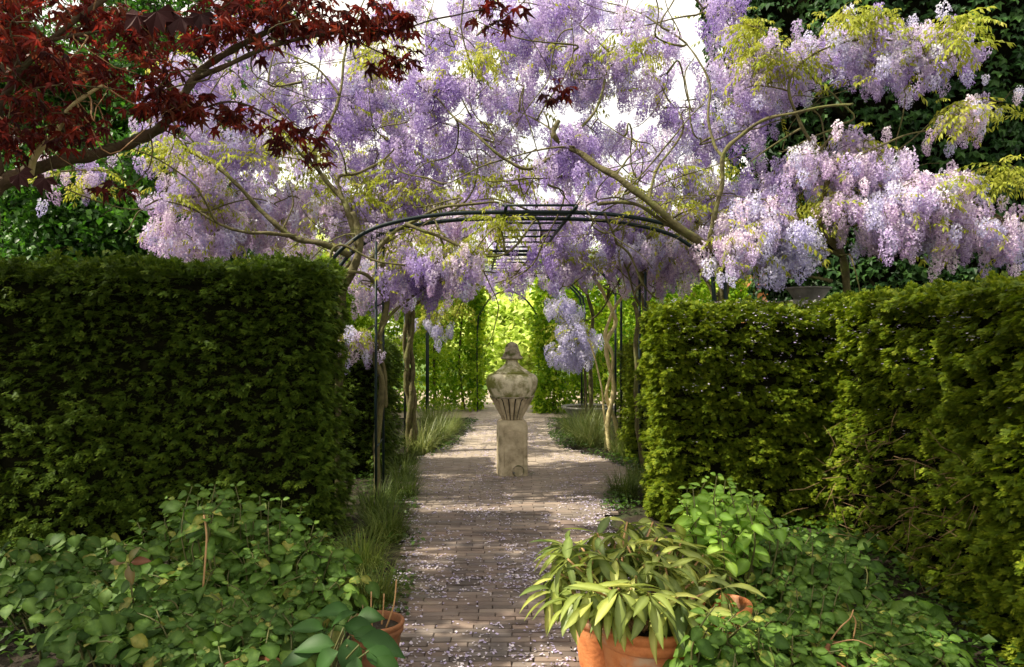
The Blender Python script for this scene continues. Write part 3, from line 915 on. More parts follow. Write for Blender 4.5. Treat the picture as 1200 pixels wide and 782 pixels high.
# ================================================================== PERGOLA
perg = thing('pergola', 'dark green metal arched pergola carrying the wisteria over the path', 'pergola', (0, 7.0, 0))
PB = Vector((0, 7.0, 0))
def part_tube(name, pts, rad, mat, parent, base, seg=8, **kw):
    mb = MB(); mb.tube([p - base for p in pts], rad, seg, **kw)
    return mb.obj(name, mat, parent)
def PX(X, y, Z): return Vector((X, y, Z))
def arch_curve(y, xl, xr, zt, flare, zl):
    """flat-topped hoop with rounded shoulders"""
    s = xr - xl
    d = zt - 2.70
    L = [(0, 2.24), (.012, 2.30), (.037, 2.39), (.10, 2.54), (.19, 2.635), (.30, 2.69), (.42, 2.705)]
    pts = [PX(xl - .01, y, zl)] + [PX(xl + f * s, y, z + d) for f, z in L] + [PX(xr - f * s, y, z + d) for f, z in L[::-1]] + [PX(xr + .01, y, zl)]
    return smooth_path(pts, 5)
for k, y in enumerate((7.0, 7.4)):
    c = arch_curve(y, -1.66, 1.92, 2.70, 0, 2.20)
    part_tube('arch', [PX(-1.72, y, 0), PX(-1.72, y, 1.6)] + c + [PX(1.97, y, 1.6), PX(1.97, y, 0)], .019, M['steel'], perg, PB, 8)
    part_tube('post', [PX(-1.24, y, 0), PX(-1.24, y, 2.44)], .0125, M['steel'], perg, PB)
    # hidden partner at the right
    part_tube('post', [PX(1.52, y + 1.75, 0), PX(1.52, y + 1.75, 2.3)], .016, M['steel'], perg, PB)
for k, (y, dx) in enumerate(((10.3, 0), (10.75, 0), (14.1, 0), (14.5, 0))):
    cxx = .13 - .035 * (y - 7)
    hw = 1.42
    zt = 2.70
    c = arch_curve(y, cxx - hw, cxx + hw, zt, 0, 2.15)
    part_tube('arch', c, .020, M['steel'], perg, PB, 8)
    for sx in (-1, 1):
        part_tube('post', [PX(cxx + sx * (hw + .03), y, 0), PX(cxx + sx * (hw + .03), y, 2.16)], .016, M['steel'], perg, PB)
for sgn in (0, 1):
    part_tube('rail', [PX(-.04 + .62 * sgn - .045 * (y - 6.5), y, 2.715) for y in (6.75, 8.5, 11, 14.6)], .016, M['steel'], perg, PB)
y = 6.95
while y < 14.5:
    x0 = -.04 - .045 * (y - 6.5)
    part_tube('rung', [PX(x0 - .03, y + .03, 2.765), PX(x0 + .66, y + .03, 2.765)], .012, M['steel'], perg, PB, 6)
    y += .56
# side ties of the post ladders
for (x, ya, yb) in ((-1.24, 7.0, 7.4), (-1.36, 10.3, 10.75)):
    for z in (.55, 1.2, 1.85):
        part_tube('tie', [PX(x, ya, z), PX(x - .005, yb, z + .04)], .007, M['steel'], perg, PB, 5)
# far arch over the garden opening
fa = thing('garden_arch', 'thin dark iron arch at the garden opening behind the urn', 'arch', (-.1, 15.5, 0))
for dy in (0, .35):
    pts = [PX(-.70, 15.5 + dy, 0), PX(-.70, 15.5 + dy, 1.7), PX(-.62, 15.5 + dy, 2.05), PX(-.40, 15.5 + dy, 2.36), PX(-.1, 15.5 + dy, 2.46), PX(.2, 15.5 + dy, 2.36), PX(.46, 15.5 + dy, 2.05), PX(.54, 15.5 + dy, 1.7), PX(.54, 15.5 + dy, 0)]
    part_tube('hoop', smooth_path(pts, 5), .010, M['steel'], fa, Vector((-.1, 15.5, 0)))

# ================================================================== URN AND PEDESTAL
UY = 8.66
def pedestal():
    o = thing('pedestal', 'square weathered stone pedestal under the urn on the path', 'pedestal', (0.0, UY, 0), R(7))
    # body with a round-shouldered top: stacked rounded squares
    mb = MB(); seg = 40; prof = []
    hw = .163
    for (s, z) in ((1.02, 0), (1.03, .012), (1.0, .03), (.995, .3), (1.0, .50), (1.0, .545), (.985, .58), (.94, .607), (.86, .624), (.70, .634)):
        prof.append((s, z))
    vs_, fs = [], []
    r = random.Random(3)
    for (s, z) in prof:
        for k in range(seg):
            a = 2 * math.pi * k / seg
            c_, s_ = math.cos(a), math.sin(a)
            p_ = 9
            q = (abs(c_) ** p_ + abs(s_) ** p_) ** (-1 / p_)
            w = hw * s * q * (1 + .012 * noise.noise(Vector((c_ * 2, s_ * 2, z * 6))))
            vs_.append(Vector((w * c_, w * s_, z)))
    for i in range(len(prof) - 1):
        for k in range(seg):
            k2 = (k + 1) % seg
            fs.append((i * seg + k, i * seg + k2, (i + 1) * seg + k2, (i + 1) * seg + k))
    fs.append(tuple((len(prof) - 1) * seg + k for k in range(seg)))
    mb.add(vs_, fs)
    mb.obj('block', M['pedestal'], o)
    # raised arched panel outline on the front
    mb = MB()
    pts = [Vector((-.105, -hw - .001, .12)), Vector((-.105, -hw - .001, .47))] + [Vector((.105 * -math.cos(t), -hw - .001, .47 + .06 * math.sin(t))) for t in [math.pi * i / 8 for i in range(1, 8)]] + [Vector((.105, -hw - .001, .47)), Vector((.105, -hw - .001, .12))]
    mb.tube(pts, .0045, 5)
    mb.obj('panel_moulding', M['pedestal'], o)
    # stone ring and spout at the foot
    mb = MB()
    ring = [Vector((.05 + .062 * math.cos(t), -hw - .006, .075 + .062 * math.sin(t))) for t in [2 * math.pi * i / 28 for i in range(29)]]
    mb.tube(ring, .007, 6, cap=False)
    mb.obj('ring', M['stone_dark'], o)
    mb = MB()
    lathe(mb, [(.011, 0), (.013, .01), (.010, .035), (.013, .04), (.006, .046)], 12)
    s = mb.obj('spout', M['whitepaint'], o); s.location = (-.004, -hw - .0, .058); s.rotation_euler = (R(80), 0, 0); s.data.materials[0] = M['planter']
    return o
pedestal()

urn = thing('urn', 'large lidded weathered stone urn with fluted lower body on the pedestal', 'urn', (0.0, UY, .634))
k = 1.0
def smooth_prof(pts, n=5):
    v = smooth_path([Vector((a, 0, b)) for a, b in pts], n)
    return [(max(.002, p.x), p.z) for p in v]
mb = MB()
# foot and fluted cone
nf = 18
def flute(a, z, r_):
    t = max(0, min(1, z / .245))
    amp = .22 * min(1, t * 3 + .3) * min(1, (1.02 - t) * 9)
    return 1 - amp * (1 - abs(math.sin(a * nf / 2))) ** 1.6
prof = [(.118, 0), (.120, .012)] + [(.116 + .128 * (t ** .95), .012 + .236 * t) for t in [i / 14 for i in range(1, 15)]]
lathe(mb, prof, 180, flute)
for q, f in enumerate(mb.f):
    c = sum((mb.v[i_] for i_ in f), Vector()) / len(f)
    if len(f) == 4 and abs(math.sin(math.atan2(c.y, c.x) * nf / 2)) < .40: mb.mi[q] = 1  # grime in the groove bottoms, darkened so the flutes read under flat light
M['groove_stain_shade'] = rough_mat('grime_and_groove_shade', [(0.3, (0.018, 0.016, 0.012)), (0.7, (0.055, 0.048, 0.036))], 20, 0.95, 0.5, 60)
mb.obj('fluted_base', [M['pedestal'], M['groove_stain_shade']], urn)
mb = MB()
lathe(mb, smooth_prof([(.243, .246), (.251, .252), (.252, .262), (.245, .268)], 3), 48)
mb.obj('band', M['stone_dark'], urn)
mb = MB()
lathe(mb, smooth_prof([(.240, .262), (.262, .310), (.283, .365), (.292, .415), (.288, .455), (.268, .492), (.238, .512), (.205, .520)], 5), 64,
      lambda a, z, r_: 1 + .006 * noise.noise(Vector((math.cos(a) * 3, math.sin(a) * 3, z * 9))))
mb.obj('bowl', M['stone'], urn)
lid = MB()
lathe(lid, smooth_prof([(.206, .514), (.210, .528), (.196, .536), (.165, .556), (.118, .588), (.085, .618), (.068, .650), (.066, .668), (.074, .674)], 4), 48,
      lambda a, z, r_: 1 + .012 * noise.noise(Vector((math.cos(a) * 3, math.sin(a) * 3, z * 12))))
lo = lid.obj('lid', M['stone'], urn)
mb = MB()
lathe(mb, smooth_prof([(.072, .670), (.118, .678), (.124, .690), (.112, .704), (.100, .722), (.088, .748), (.078, .782), (.068, .822), (.052, .850), (.024, .866), (.004, .872)], 4), 40,
      lambda a, z, r_: 1 + .20 * noise.noise(Vector((math.cos(a) * 2.2, math.sin(a) * 2.2, z * 26))) + .11 * noise.noise(Vector((math.cos(a) * 8, math.sin(a) * 8, z * 60))))
mb.obj('finial', M['stone_dark'], lo)

# low grey planter at the far right of the clearing
def bowl_planter(label, x, y, r_, h, z=0.0):
    o = thing('stone_planter', label, 'planter', (x, y, z))
    mb = MB(); lathe(mb, smooth_prof([(r_ * .62, 0), (r_ * .66, .02), (r_ * .84, h * .6), (r_ * .93, h * .84)], 3), 32); mb.obj('bowl', M['planter'], o)
    mb = MB(); lathe(mb, smooth_prof([(r_ * .92, h * .82), (r_ * 1.0, h * .86), (r_ * 1.02, h), (r_ * .9, h * 1.0), (r_ * .86, h * .9)], 2), 32, close=False); mb.obj('rim', M['planter'], o)
    mb = MB(); lathe(mb, [(.01, h * .9), (r_ * .9, h * .91)], 24, close=False); mb.obj('soil', M['soil'], o)
    return o
bowl_planter('low grey stone bowl on the ground by the right hornbeam screen', 1.42, 14.2, .50, .26)
bowl_planter('pale stone bowl on the brick pillar behind the sunlit hedge', 3.03, 7.85, .22, .13, 1.94)

# brick pillar under the bowl: each brick a part
pil = thing('brick_pillar', 'orange brick pillar rising behind the sunlit right hedge', 'pillar', (3.03, 7.85, 0))
mbb = MB(); box(mbb, -.188, .188, -.188, .188, 0, 1.885); mbb.obj('mortar_core', M['planter'], pil, False)
mbb = MB(); v_, f_ = brick_geo(.205, .095, .056, random.Random(4)); mbb.add(v_, f_); pb_me = mbb.mesh('brick', M['housebrick'], False)
for c in range(30):
    z = .002 + c * .063
    for sx in range(4):
        a = math.pi / 2 * sx + (0 if c % 2 else 0)
        for q in (0, 1):
            lx = (-.0975 + q * .21) - .05 * (1 if c % 2 else -1) * 0
            v = Matrix.Rotation(a, 3, 'Z') @ Vector((-.1 + q * .2 if True else lx, -.15, 0))
            if q == 1 and c % 2 == 0 or q == 0 and c % 2 == 1 or True:
                o = bpy.data.objects.new('brick', pb_me); COL.objects.link(o); o.parent = pil
                o.location = (v.x, v.y, z + .0007 * sx); o.rotation_euler = (0, 0, a)
                o.scale = (.93, 1, 1)
mbb = MB(); box(mbb, -.24, .24, -.24, .24, 1.892, 1.935); mbb.obj('capstone', M['planter'], pil, False)

# brick cottage glimpsed far behind
ho = thing('brick_cottage', 'orange brick cottage with tiled roof glimpsed between wisteria and ivy', 'house', (9.6, 20, 0))
mb = MB(); box(mb, -2.6, 2.6, 0, 4, 0, 2.9); mb.obj('wall', M['housebrick'], ho, False)
mb = MB()
mb.add([Vector(p) for p in ((-2.9, -.3, 2.85), (2.9, -.3, 2.85), (2.9, 4.3, 2.85), (-2.9, 4.3, 2.85), (-2.9, 2, 4.3), (2.9, 2, 4.3))], [(0, 1, 5, 4), (2, 3, 4, 5), (0, 4, 3), (1, 2, 5), (0, 3, 2, 1)])
rf = mb.obj('roof', M['rooftile'], ho, False)
for xx in (-1.4, 1.0):
    mb = MB(); box(mb, xx - .42, xx + .42, -.03, .03, 1.0, 2.1); w = mb.obj('window', M['whitepaint'], ho, False)
    for a in (0, 1):
        for b in (0, 1):
            mb = MB(); box(mb, xx - .37 + a * .39, xx - .02 + a * .39, -.036, -.02, 1.05 + b * .52, 1.53 + b * .52); mb.obj('pane', M['glass'], w, False)

# ================================================================== WISTERIA
def nearest(net, p):
    return min(net, key=lambda q: (q - p).length_squared)

class Vine:
    def __init__(s, name, label, cat, base, seed, group=None):
        s.o = thing(name, label, cat, base, 0, group); s.base = Vector(base)
        s.r = random.Random(seed); s.net = []; s.tw = MB(); s.rac = {}; s.lv = []
    def branch(s, pts, r0, r1, mat='bark', name='branch', sub=6, jit=.025, seg=8, label=None):
        q = jitter_path(smooth_path([Vector(p) for p in pts], sub), jit, s.r.random() * 20, 3.0)
        rad = [(r0 + (r1 - r0) * i / (len(q) - 1)) * (1 + .12 * math.sin(i * 1.3)) for i in range(len(q))]
        mb = MB(); mb.tube([p - s.base for p in q], rad, seg, wob=.07)
        o = mb.obj(name, M[mat], s.o)
        if label: o['label'] = label
        s.net += q
        return q
    def side(s, p, rad=.006, sag=.1):
        a = nearest(s.net, p)
        L = (p - a).length
        if L > .05:
            mid = (a + p) / 2 + Vector((s.r.uniform(-.25, .25), s.r.uniform(-.2, .2), s.r.uniform(-.05, .25))) * L
            q = jitter_path(smooth_path([a, mid, p], 4), .03 * L, s.r.random() * 9, 4)
            rr = min(.013, rad + .006 * L)
            s.tw.tube([x - s.base for x in q], [rr * (1 - .65 * i / (len(q) - 1)) for i in range(len(q))], 5)
            s.net += q[2:]
    def blob(s, px, py, rx, ry, d0, d1, n, key, scale=1.0, leaves=.25, cluster=6):
        """racemes hung from side branches through an oval region"""
        k = max(1, int(n / cluster))
        for _ in range(k):
            while True:
                u, v = s.r.uniform(-1, 1), s.r.uniform(-1, 1)
                if u * u + v * v < 1: break
            d = s.r.uniform(d0, d1)
            c = P(px + u * rx, py + v * ry, d)
            s.side(c + Vector((0, 0, .12)))
            for _ in range(cluster):
                a = c + Vector((s.r.gauss(0, .10), s.r.gauss(0, .10), s.r.gauss(0, .08) + .12))
                q = nearest(s.net[-14:], a) if len(s.net) else c
                s.tw.tube([q - s.base, (q + a) / 2 - s.base + Vector((0, 0, .03)), a - s.base], [.003, .0022, .0015], 3)
                s.rac.setdefault(key, []).append((a, (s.r.gauss(0, .12), s.r.gauss(0, .12), s.r.uniform(0, 6.28)), scale * s.r.uniform(.65, 1.15), s.r.randrange(40)))
            if s.r.random() < leaves * 2:
                for _ in range(s.r.randint(2, 5)):
                    s.leaf(c + Vector((s.r.gauss(0, .09), s.r.gauss(0, .09), s.r.gauss(.1, .07))))
    def leaf(s, p, sc=1.0):
        a = s.r.uniform(0, 6.28)
        s.lv.append((p, eul(Vector((math.cos(a), math.sin(a), s.r.uniform(-.3, .5))), Vector((0, 0, 1)), s.r.gauss(0, .4)), sc * s.r.uniform(.65, 1.15), s.r.randrange(10)))
    def leaves(s, px, py, rx, ry, d0, d1, n, sc=1.0):
        n = int(n * 1.9)
        c = None
        for i in range(n):
            if c is None or i % 5 == 0:
                while True:
                    u, v = s.r.uniform(-1, 1), s.r.uniform(-1, 1)
                    if u * u + v * v < 1: break
                c = P(px + u * rx, py + v * ry, s.r.uniform(d0, d1))
                s.side(c, .003)
            s.leaf(c + Vector((s.r.gauss(0, .035), s.r.gauss(0, .035), s.r.gauss(0, .03))), sc)
    def wander(s, px, py, rx, ry, d0, d1, n, rad=.010):
        for _ in range(n):
            a = P(px + s.r.uniform(-rx, rx), py + s.r.uniform(-ry, ry), s.r.uniform(d0, d1))
            L = s.r.uniform(.5, 1.3); ang = s.r.uniform(0, 6.28)
            d = Vector((math.cos(ang), s.r.uniform(-.3, .3), math.sin(ang) * .8))
            b = a + d * L * .5 + Vector((s.r.uniform(-.12, .12), 0, s.r.uniform(-.12, .12)))
            c = b + (d + Vector((s.r.uniform(-.6, .6), 0, s.r.uniform(-.6, .6)))) * L * .5
            k = s.r.uniform(.5, 1.2) * rad
            s.branch([nearest(s.net, a), a, b, c], k, k * .45, jit=.05, sub=5, seg=6)
    def finish(s, cap=300):
        if s.tw.v:
            t = s.tw.obj('twigs', M['twig'], s.o); t['kind'] = 'stuff'
        tot = sum(len(v) for v in s.rac.values())
        for key, its in s.rac.items():
            place_parts('raceme', 'racemes', key, its, s.o, int(cap * len(its) / max(tot, cap)) if tot > cap else cap)
        if s.lv:
            place_parts('leaf', 'leaves', 'wisteria_leaf', s.lv, s.o, 220)

V, L_, K, B_ = 'raceme_violet', 'raceme_lilac', 'raceme_pink', 'raceme_blue'
W = 'wisteria'
GRP = None

# --- left front vine: rises behind the left hedge, fans to the upper left
v = Vine(W, 'wisteria rising behind the end of the tall left hedge, fanning up and left', 'wisteria', (-1.62, 7.15, 0), 201)
v.branch([(-1.62, 7.15, 0), (-1.66, 7.2, .8), (-1.58, 7.15, 1.5), P(402, 345, 7.15), P(422, 290, 7.15), P(412, 250, 7.2)], .05, .035, name='trunk')
v.branch([P(421, 290, 7.15), P(408, 245, 7.2), P(390, 222, 7.3), P(376, 202, 7.4), P(370, 182, 7.4), P(384, 150, 7.5), P(398, 112, 7.6), P(405, 60, 7.8)], .030, .012)
v.branch([P(376, 202, 7.4), P(362, 188, 7.3), P(350, 178, 7.2), P(330, 150, 7.1)], .018, .008)
v.branch([P(404, 240, 7.2), P(396, 208, 7.3), P(420, 203, 7.3), P(445, 190, 7.4), P(462, 174, 7.5)], .020, .008)
v.branch([P(410, 300, 7.1), P(380, 288, 7.0), P(345, 278, 7.0), P(310, 250, 7.0), P(282, 222, 7.0), P(255, 196, 7.0), P(222, 175, 7.0), P(205, 160, 6.9)], .030, .010)
v.branch([P(345, 278, 7.0), P(315, 273, 6.9), P(290, 272, 6.9), P(255, 262, 6.9), P(225, 245, 6.9), P(190, 234, 6.8)], .020, .007)
v.branch([P(330, 270, 7.0), P(345, 240, 7.1), P(340, 212, 7.1)], .010, .005)
v.branch([P(255, 262, 6.9), P(232, 222, 6.8), P(205, 198, 6.8), P(150, 170, 6.6)], .012, .005)
v.branch([P(190, 234, 6.8), P(160, 245, 6.6), P(120, 238, 6.4)], .008, .004)
v.branch([P(398, 112, 7.6), P(372, 80, 7.7), P(330, 60, 7.8), P(290, 50, 8)], .012, .006)
v.branch([P(405, 60, 7.8), P(418, 20, 8.0), P(440, -30, 8.2)], .012, .006)
v.wander(290, 170, 120, 100, 6.9, 7.6, 14)
v.blob(215, 135, 48, 50, 6.9, 7.9, 60, L_)
v.blob(265, 185, 62, 50, 7.2, 8.6, 130, L_)
v.blob(225, 225, 28, 30, 7.0, 7.8, 60, K)
v.blob(235, 278, 42, 22, 7.2, 8.0, 130, K)
v.blob(310, 262, 55, 32, 7.4, 8.6, 130, K)
v.blob(310, 150, 55, 45, 7.4, 8.8, 110, L_)
v.blob(330, 110, 35, 28, 7.6, 8.8, 50, L_)
v.blob(400, 160, 50, 45, 7.6, 8.8, 90, V)
v.blob(250, 110, 25, 25, 7.4, 8.4, 36, L_)
v.blob(285, 65, 50, 34, 7.8, 8.8, 70, L_)
v.blob(350, 60, 35, 25, 7.8, 8.8, 30, L_)
v.blob(60, 225, 22, 10, 6.2, 6.5, 8, K, .7, cluster=4)
v.blob(115, 215, 22, 12, 6.3, 6.6, 14, V, .7, cluster=4)
v.blob(180, 238, 12, 10, 6.6, 6.8, 8, V, .7, cluster=4)
v.leaves(200, 175, 30, 18, 6.8, 7.4, 22)
v.leaves(340, 160, 50, 30, 7.2, 7.8, 30)
v.leaves(250, 205, 60, 40, 7.0, 7.6, 30)
v.leaves(390, 225, 40, 40, 7.3, 8.3, 40)
v.leaves(140, 215, 50, 20, 6.4, 6.7, 16, .8)
v.finish()

# --- left second: trunk on the front post pair, carries the arch's left shoulder
v = Vine(W, 'wisteria climbing the nearest left post pair of the pergola', 'wisteria', (-1.25, 7.2, 0), 202)
v.branch([(-1.25, 7.2, 0), (-1.27, 7.22, .6), (-1.22, 7.2, 1.1), P(440, 420, 7.2), P(448, 380, 7.2), P(452, 350, 7.2), P(448, 310, 7.2)], .034, .026, name='trunk')
v.branch([(-1.21, 7.3, .9), P(452, 440, 7.25), P(445, 400, 7.15), P(455, 372, 7.2), P(478, 352, 7.3), P(500, 335, 7.4)], .020, .012)
v.branch([P(452, 350, 7.2), P(430, 322, 7.1), P(400, 318, 6.9), P(388, 300, 6.9), P(400, 288, 6.9), P(440, 305, 6.9), P(475, 311, 6.9)], .018, .009)
v.branch([P(436, 306, 7.15), P(450, 285, 7.2), P(468, 268, 7.2), P(500, 250, 7.1), P(540, 240, 7.0), P(585, 238, 7.0)], .022, .010)
v.branch([P(475, 262, 7.1), P(530, 285, 7.0), P(560, 299, 7.0), P(590, 298, 7.0), P(612, 278, 7.1), P(628, 258, 7.2)], .015, .009)
v.branch([P(530, 285, 7.0), P(515, 270, 7.1), P(498, 230, 7.5), P(480, 200, 7.8)], .010, .005)
v.branch([P(452, 285, 7.3), P(500, 262, 7.6), P(545, 236, 7.8), P(560, 200, 8.0), P(555, 160, 8.1)], .014, .006)
v.branch([P(455, 372, 7.2), P(432, 385, 7.1), P(415, 402, 7.0), P(408, 412, 7.0)], .008, .004)
v.wander(500, 270, 90, 40, 6.9, 7.8, 12)
v.blob(500, 318, 45, 10, 6.9, 7.5, 70, K)
v.blob(505, 330, 38, 15, 7.0, 7.6, 70, V)
v.blob(545, 325, 12, 14, 7.0, 7.4, 16, B_)
v.blob(440, 340, 25, 20, 7.2, 8.0, 40, K)
v.blob(418, 412, 16, 12, 6.95, 7.2, 22, K, .8, cluster=4)
v.blob(430, 240, 35, 35, 7.4, 8.6, 70, V)
v.blob(480, 215, 35, 45, 7.6, 9.0, 110, V)
v.blob(440, 150, 30, 45, 7.9, 9.2, 70, L_)
v.blob(400, 265, 30, 20, 7.5, 8.5, 40, K)
v.leaves(500, 282, 60, 15, 6.9, 7.3, 40)
v.leaves(585, 258, 25, 14, 6.9, 7.1, 22)
v.leaves(425, 400, 22, 12, 6.9, 7.1, 16, .7)
v.leaves(460, 240, 60, 40, 7.2, 8.5, 50)
v.finish()

# --- left third: thick twisted stem at 480
v = Vine(W, 'thick plaited wisteria stem on the second left post pair beside the low hedge', 'wisteria', (-1.36, 10.2, 0), 203)
for i, (ph, rr) in enumerate(((0, .045), (2.1, .04), (4.2, .034))):
    pts = []
    for j in range(9):
        z = j * .25; a = ph + j * .9
        c = P(481 + 2 * math.sin(j * .8), 391, 10.3)
        pts.append(Vector((c.x + .045 * math.cos(a), 10.25 + .045 * math.sin(a), z)))
    v.branch(pts, rr, rr * .75, name='trunk', mat='bark')
v.branch([P(480, 360, 10.2), P(492, 352, 10.2), P(505, 343, 10.1), P(498, 330, 10), P(480, 320, 9.9), P(470, 300, 9.8)], .028, .014)
v.branch([P(482, 362, 10.3), P(474, 340, 10.3), P(482, 310, 10.4), P(520, 290, 10.5), P(560, 270, 10.6)], .024, .012)
v.branch([P(520, 290, 10.5), P(510, 250, 10.4), P(520, 200, 10.2), P(510, 150, 10)], .018, .007)
v.branch([P(500, 340, 10.2), P(512, 358, 11), P(512, 375, 12)], .010, .005)
v.wander(500, 300, 80, 50, 9.8, 11, 10, .014)
v.blob(510, 388, 14, 10, 12, 12.6, 26, B_, .9)
v.blob(440, 300, 40, 35, 9.6, 11.5, 110, K)
v.blob(520, 265, 60, 30, 9.8, 12, 130, K)
v.blob(470, 345, 20, 10, 10, 10.8, 24, L_)
v.blob(530, 200, 60, 45, 9.8, 11.5, 110, L_)
v.leaves(515, 362, 30, 10, 11.6, 12.4, 36)
v.leaves(470, 290, 60, 35, 9.6, 11, 60)
v.leaves(560, 230, 60, 30, 10, 11.5, 50)
v.finish()

# --- right front: the thick diagonal limb from the right shoulder
v = Vine(W, 'wisteria rising inside the sunlit right hedge with the thick diagonal limb over the arch', 'wisteria', (1.98, 7.05, 0), 204)
v.branch([(1.98, 7.05, 0), (2.0, 7.1, .9), (1.95, 7.1, 1.8), P(848, 335, 7.05), P(842, 300, 7.0), P(830, 280, 6.95)], .055, .040, name='trunk')
v.branch([P(842, 300, 7.0), P(815, 278, 6.9), P(790, 262, 6.85), P(760, 235, 6.85), P(720, 207, 6.9), P(690, 188, 7.0), P(658, 168, 7.1), P(648, 155, 7.1), P(655, 142, 7.15)], .038, .022)
v.branch([P(655, 165, 7.1), P(672, 160, 7.2), P(695, 135, 7.3), P(706, 108, 7.4), P(712, 85, 7.5), P(722, 70, 7.6)], .016, .009)
v.branch([P(662, 172, 7.1), P(640, 185, 7.0), P(618, 198, 7.0), P(596, 190, 7.0), P(572, 170, 7.0), P(548, 150, 7.1), P(530, 135, 7.2), P(511, 114, 7.3)], .018, .008)
v.branch([P(650, 155, 7.1), P(625, 140, 7.3), P(608, 131, 7.4)], .009, .004)
v.branch([P(720, 205, 6.9), P(735, 188, 7.0), P(745, 170, 7.2), P(700, 140, 7.6)], .010, .004)
v.branch([P(832, 282, 6.95), P(838, 250, 6.9), P(846, 215, 6.9), P(849, 180, 6.9), P(868, 160, 6.9), P(900, 140, 6.8), P(950, 128, 6.7), P(1000, 122, 6.6)], .026, .010)
v.branch([P(849, 185, 6.9), P(838, 168, 7.0), P(828, 140, 7.1), P(832, 100, 7.2), P(818, 70, 7.3), P(805, 52, 7.4)], .016, .007)
v.branch([P(760, 235, 6.85), P(770, 200, 7.1), P(800, 150, 7.3), P(780, 110, 7.5), P(750, 60, 7.7)], .014, .006)
v.branch([P(805, 52, 7.4), P(760, 20, 7.7), P(700, 0, 8)], .010, .005)
v.branch([P(722, 70, 7.6), P(690, 40, 7.8), P(650, 10, 8), P(560, 0, 8.2)], .010, .005)
v.branch([P(700, 240, 6.95), P(735, 238, 6.95), P(770, 254, 6.9), P(842, 300, 6.95)], .016, .018)
v.branch([P(722, 285, 7.1), P(738, 300, 7.2), P(755, 335, 7.3), P(772, 350, 7.5)], .012, .008)
v.branch([P(722, 285, 7.1), P(716, 270, 7.0), P(708, 250, 6.95)], .012, .010)
v.wander(660, 120, 170, 110, 7.0, 7.8, 34)
v.wander(420, 90, 130, 80, 7.4, 8.2, 18, .007)
v.wander(740, 255, 80, 30, 6.9, 7.3, 10)
v.blob(505, 105, 25, 14, 7.2, 7.7, 32, V)
v.blob(525, 145, 28, 20, 7.3, 8.0, 34, V)
v.blob(655, 192, 38, 16, 7.0, 7.6, 66, V)
v.blob(590, 90, 40, 40, 7.6, 8.8, 70, L_)
v.blob(650, 60, 45, 40, 7.6, 8.8, 80, L_)
v.blob(700, 90, 40, 35, 7.5, 8.6, 60, V)
v.blob(560, 175, 35, 30, 7.5, 8.5, 50, L_)
v.blob(690, 25, 50, 25, 7.6, 8.6, 50, L_)
v.blob(755, 75, 45, 50, 7.4, 8.8, 100, L_)
v.blob(800, 165, 40, 35, 7.2, 8.2, 70, L_)
v.blob(820, 25, 40, 25, 7.4, 8.4, 26, V)
v.blob(640, 110, 60, 25, 7.8, 8.8, 50, L_)
v.blob(740, 240, 15, 12, 7.0, 7.4, 10, L_)
v.blob(545, 15, 50, 25, 7.8, 9, 36, L_)
v.blob(710, 160, 22, 18, 7.6, 8.4, 16, L_)
for b in ((660, 20, 60, 26, 30), (850, 40, 30, 26, 16), (345, 40, 50, 30, 16), (600, 150, 40, 22, 14), (380, 120, 40, 30, 20), (470, 160, 40, 40, 40), (440, 100, 30, 35, 60), (480, 25, 40, 20, 44), (500, 62, 30, 26, 36), (612, 40, 40, 36, 50), (640, 150, 50, 25, 40), (850, 100, 30, 20, 26)):
    v.blob(b[0], b[1], b[2], b[3], 7.8, 8.8, b[4], L_)
v.leaves(720, 60, 50, 30, 7.2, 8, 30)
v.leaves(760, 215, 60, 30, 7, 8, 30)
v.leaves(560, 70, 30, 15, 7.3, 7.8, 26)
v.leaves(600, 200, 80, 20, 7.2, 8.2, 30)
v.leaves(445, 60, 25, 20, 7.4, 8, 30)
v.finish()

# --- right hanging mass over the hedges, in front of the ivy
v = Vine(W, 'pale pink-white wisteria cascading over the right hedge before the ivy wall', 'wisteria', (3.35, 7.35, 0), 205)
v.branch([(3.35, 7.35, 0), (3.3, 7.4, 1.0), (3.2, 7.3, 1.9), P(985, 300, 7.2), P(960, 262, 7.1), P(975, 200, 7.0)], .05, .025, name='trunk')
v.branch([P(985, 300, 7.2), P(950, 290, 7.1), P(900, 282, 7.0), P(872, 270, 7.0)], .022, .010)
v.branch([P(975, 330, 7.2), P(940, 322, 7.2), P(905, 305, 7.1)], .018, .010)
v.branch([P(960, 262, 7.1), P(1010, 240, 7.0), P(1060, 222, 6.9), P(1120, 225, 6.8), P(1180, 260, 6.7), P(1230, 270, 6.6)], .020, .008)
v.branch([P(975, 200, 7.0), P(940, 150, 6.9), P(925, 100, 6.9), P(960, 60, 6.8), P(1030, 45, 6.8), P(1110, 70, 6.8)], .016, .007)
v.branch([P(975, 200, 7.0), P(1010, 180, 6.8), P(1060, 160, 6.8), P(1120, 145, 6.7)], .012, .006)
v.branch([P(940, 150, 6.9), P(900, 175, 7.0), P(880, 190, 7.1)], .010, .005)
v.wander(960, 200, 90, 110, 6.8, 7.2, 14)
v.blob(895, 275, 42, 22, 6.8, 7.3, 120, K, 1.05)
v.blob(905, 300, 35, 25, 6.8, 7.3, 90, B_, 1.0)
v.blob(862, 300, 16, 22, 6.6, 6.85, 34, K, .9)
v.blob(1010, 255, 40, 18, 6.6, 7.3, 60, K)
v.blob(1085, 240, 55, 22, 6.5, 7.1, 120, K, 1.05)
v.blob(1085, 275, 75, 24, 6.5, 7.1, 190, K, 1.0)
v.blob(1175, 288, 35, 20, 6.4, 6.9, 70, K, .9)
v.blob(985, 190, 60, 22, 6.7, 7.3, 90, K)
v.blob(1035, 205, 30, 18, 6.6, 7.1, 40, K)
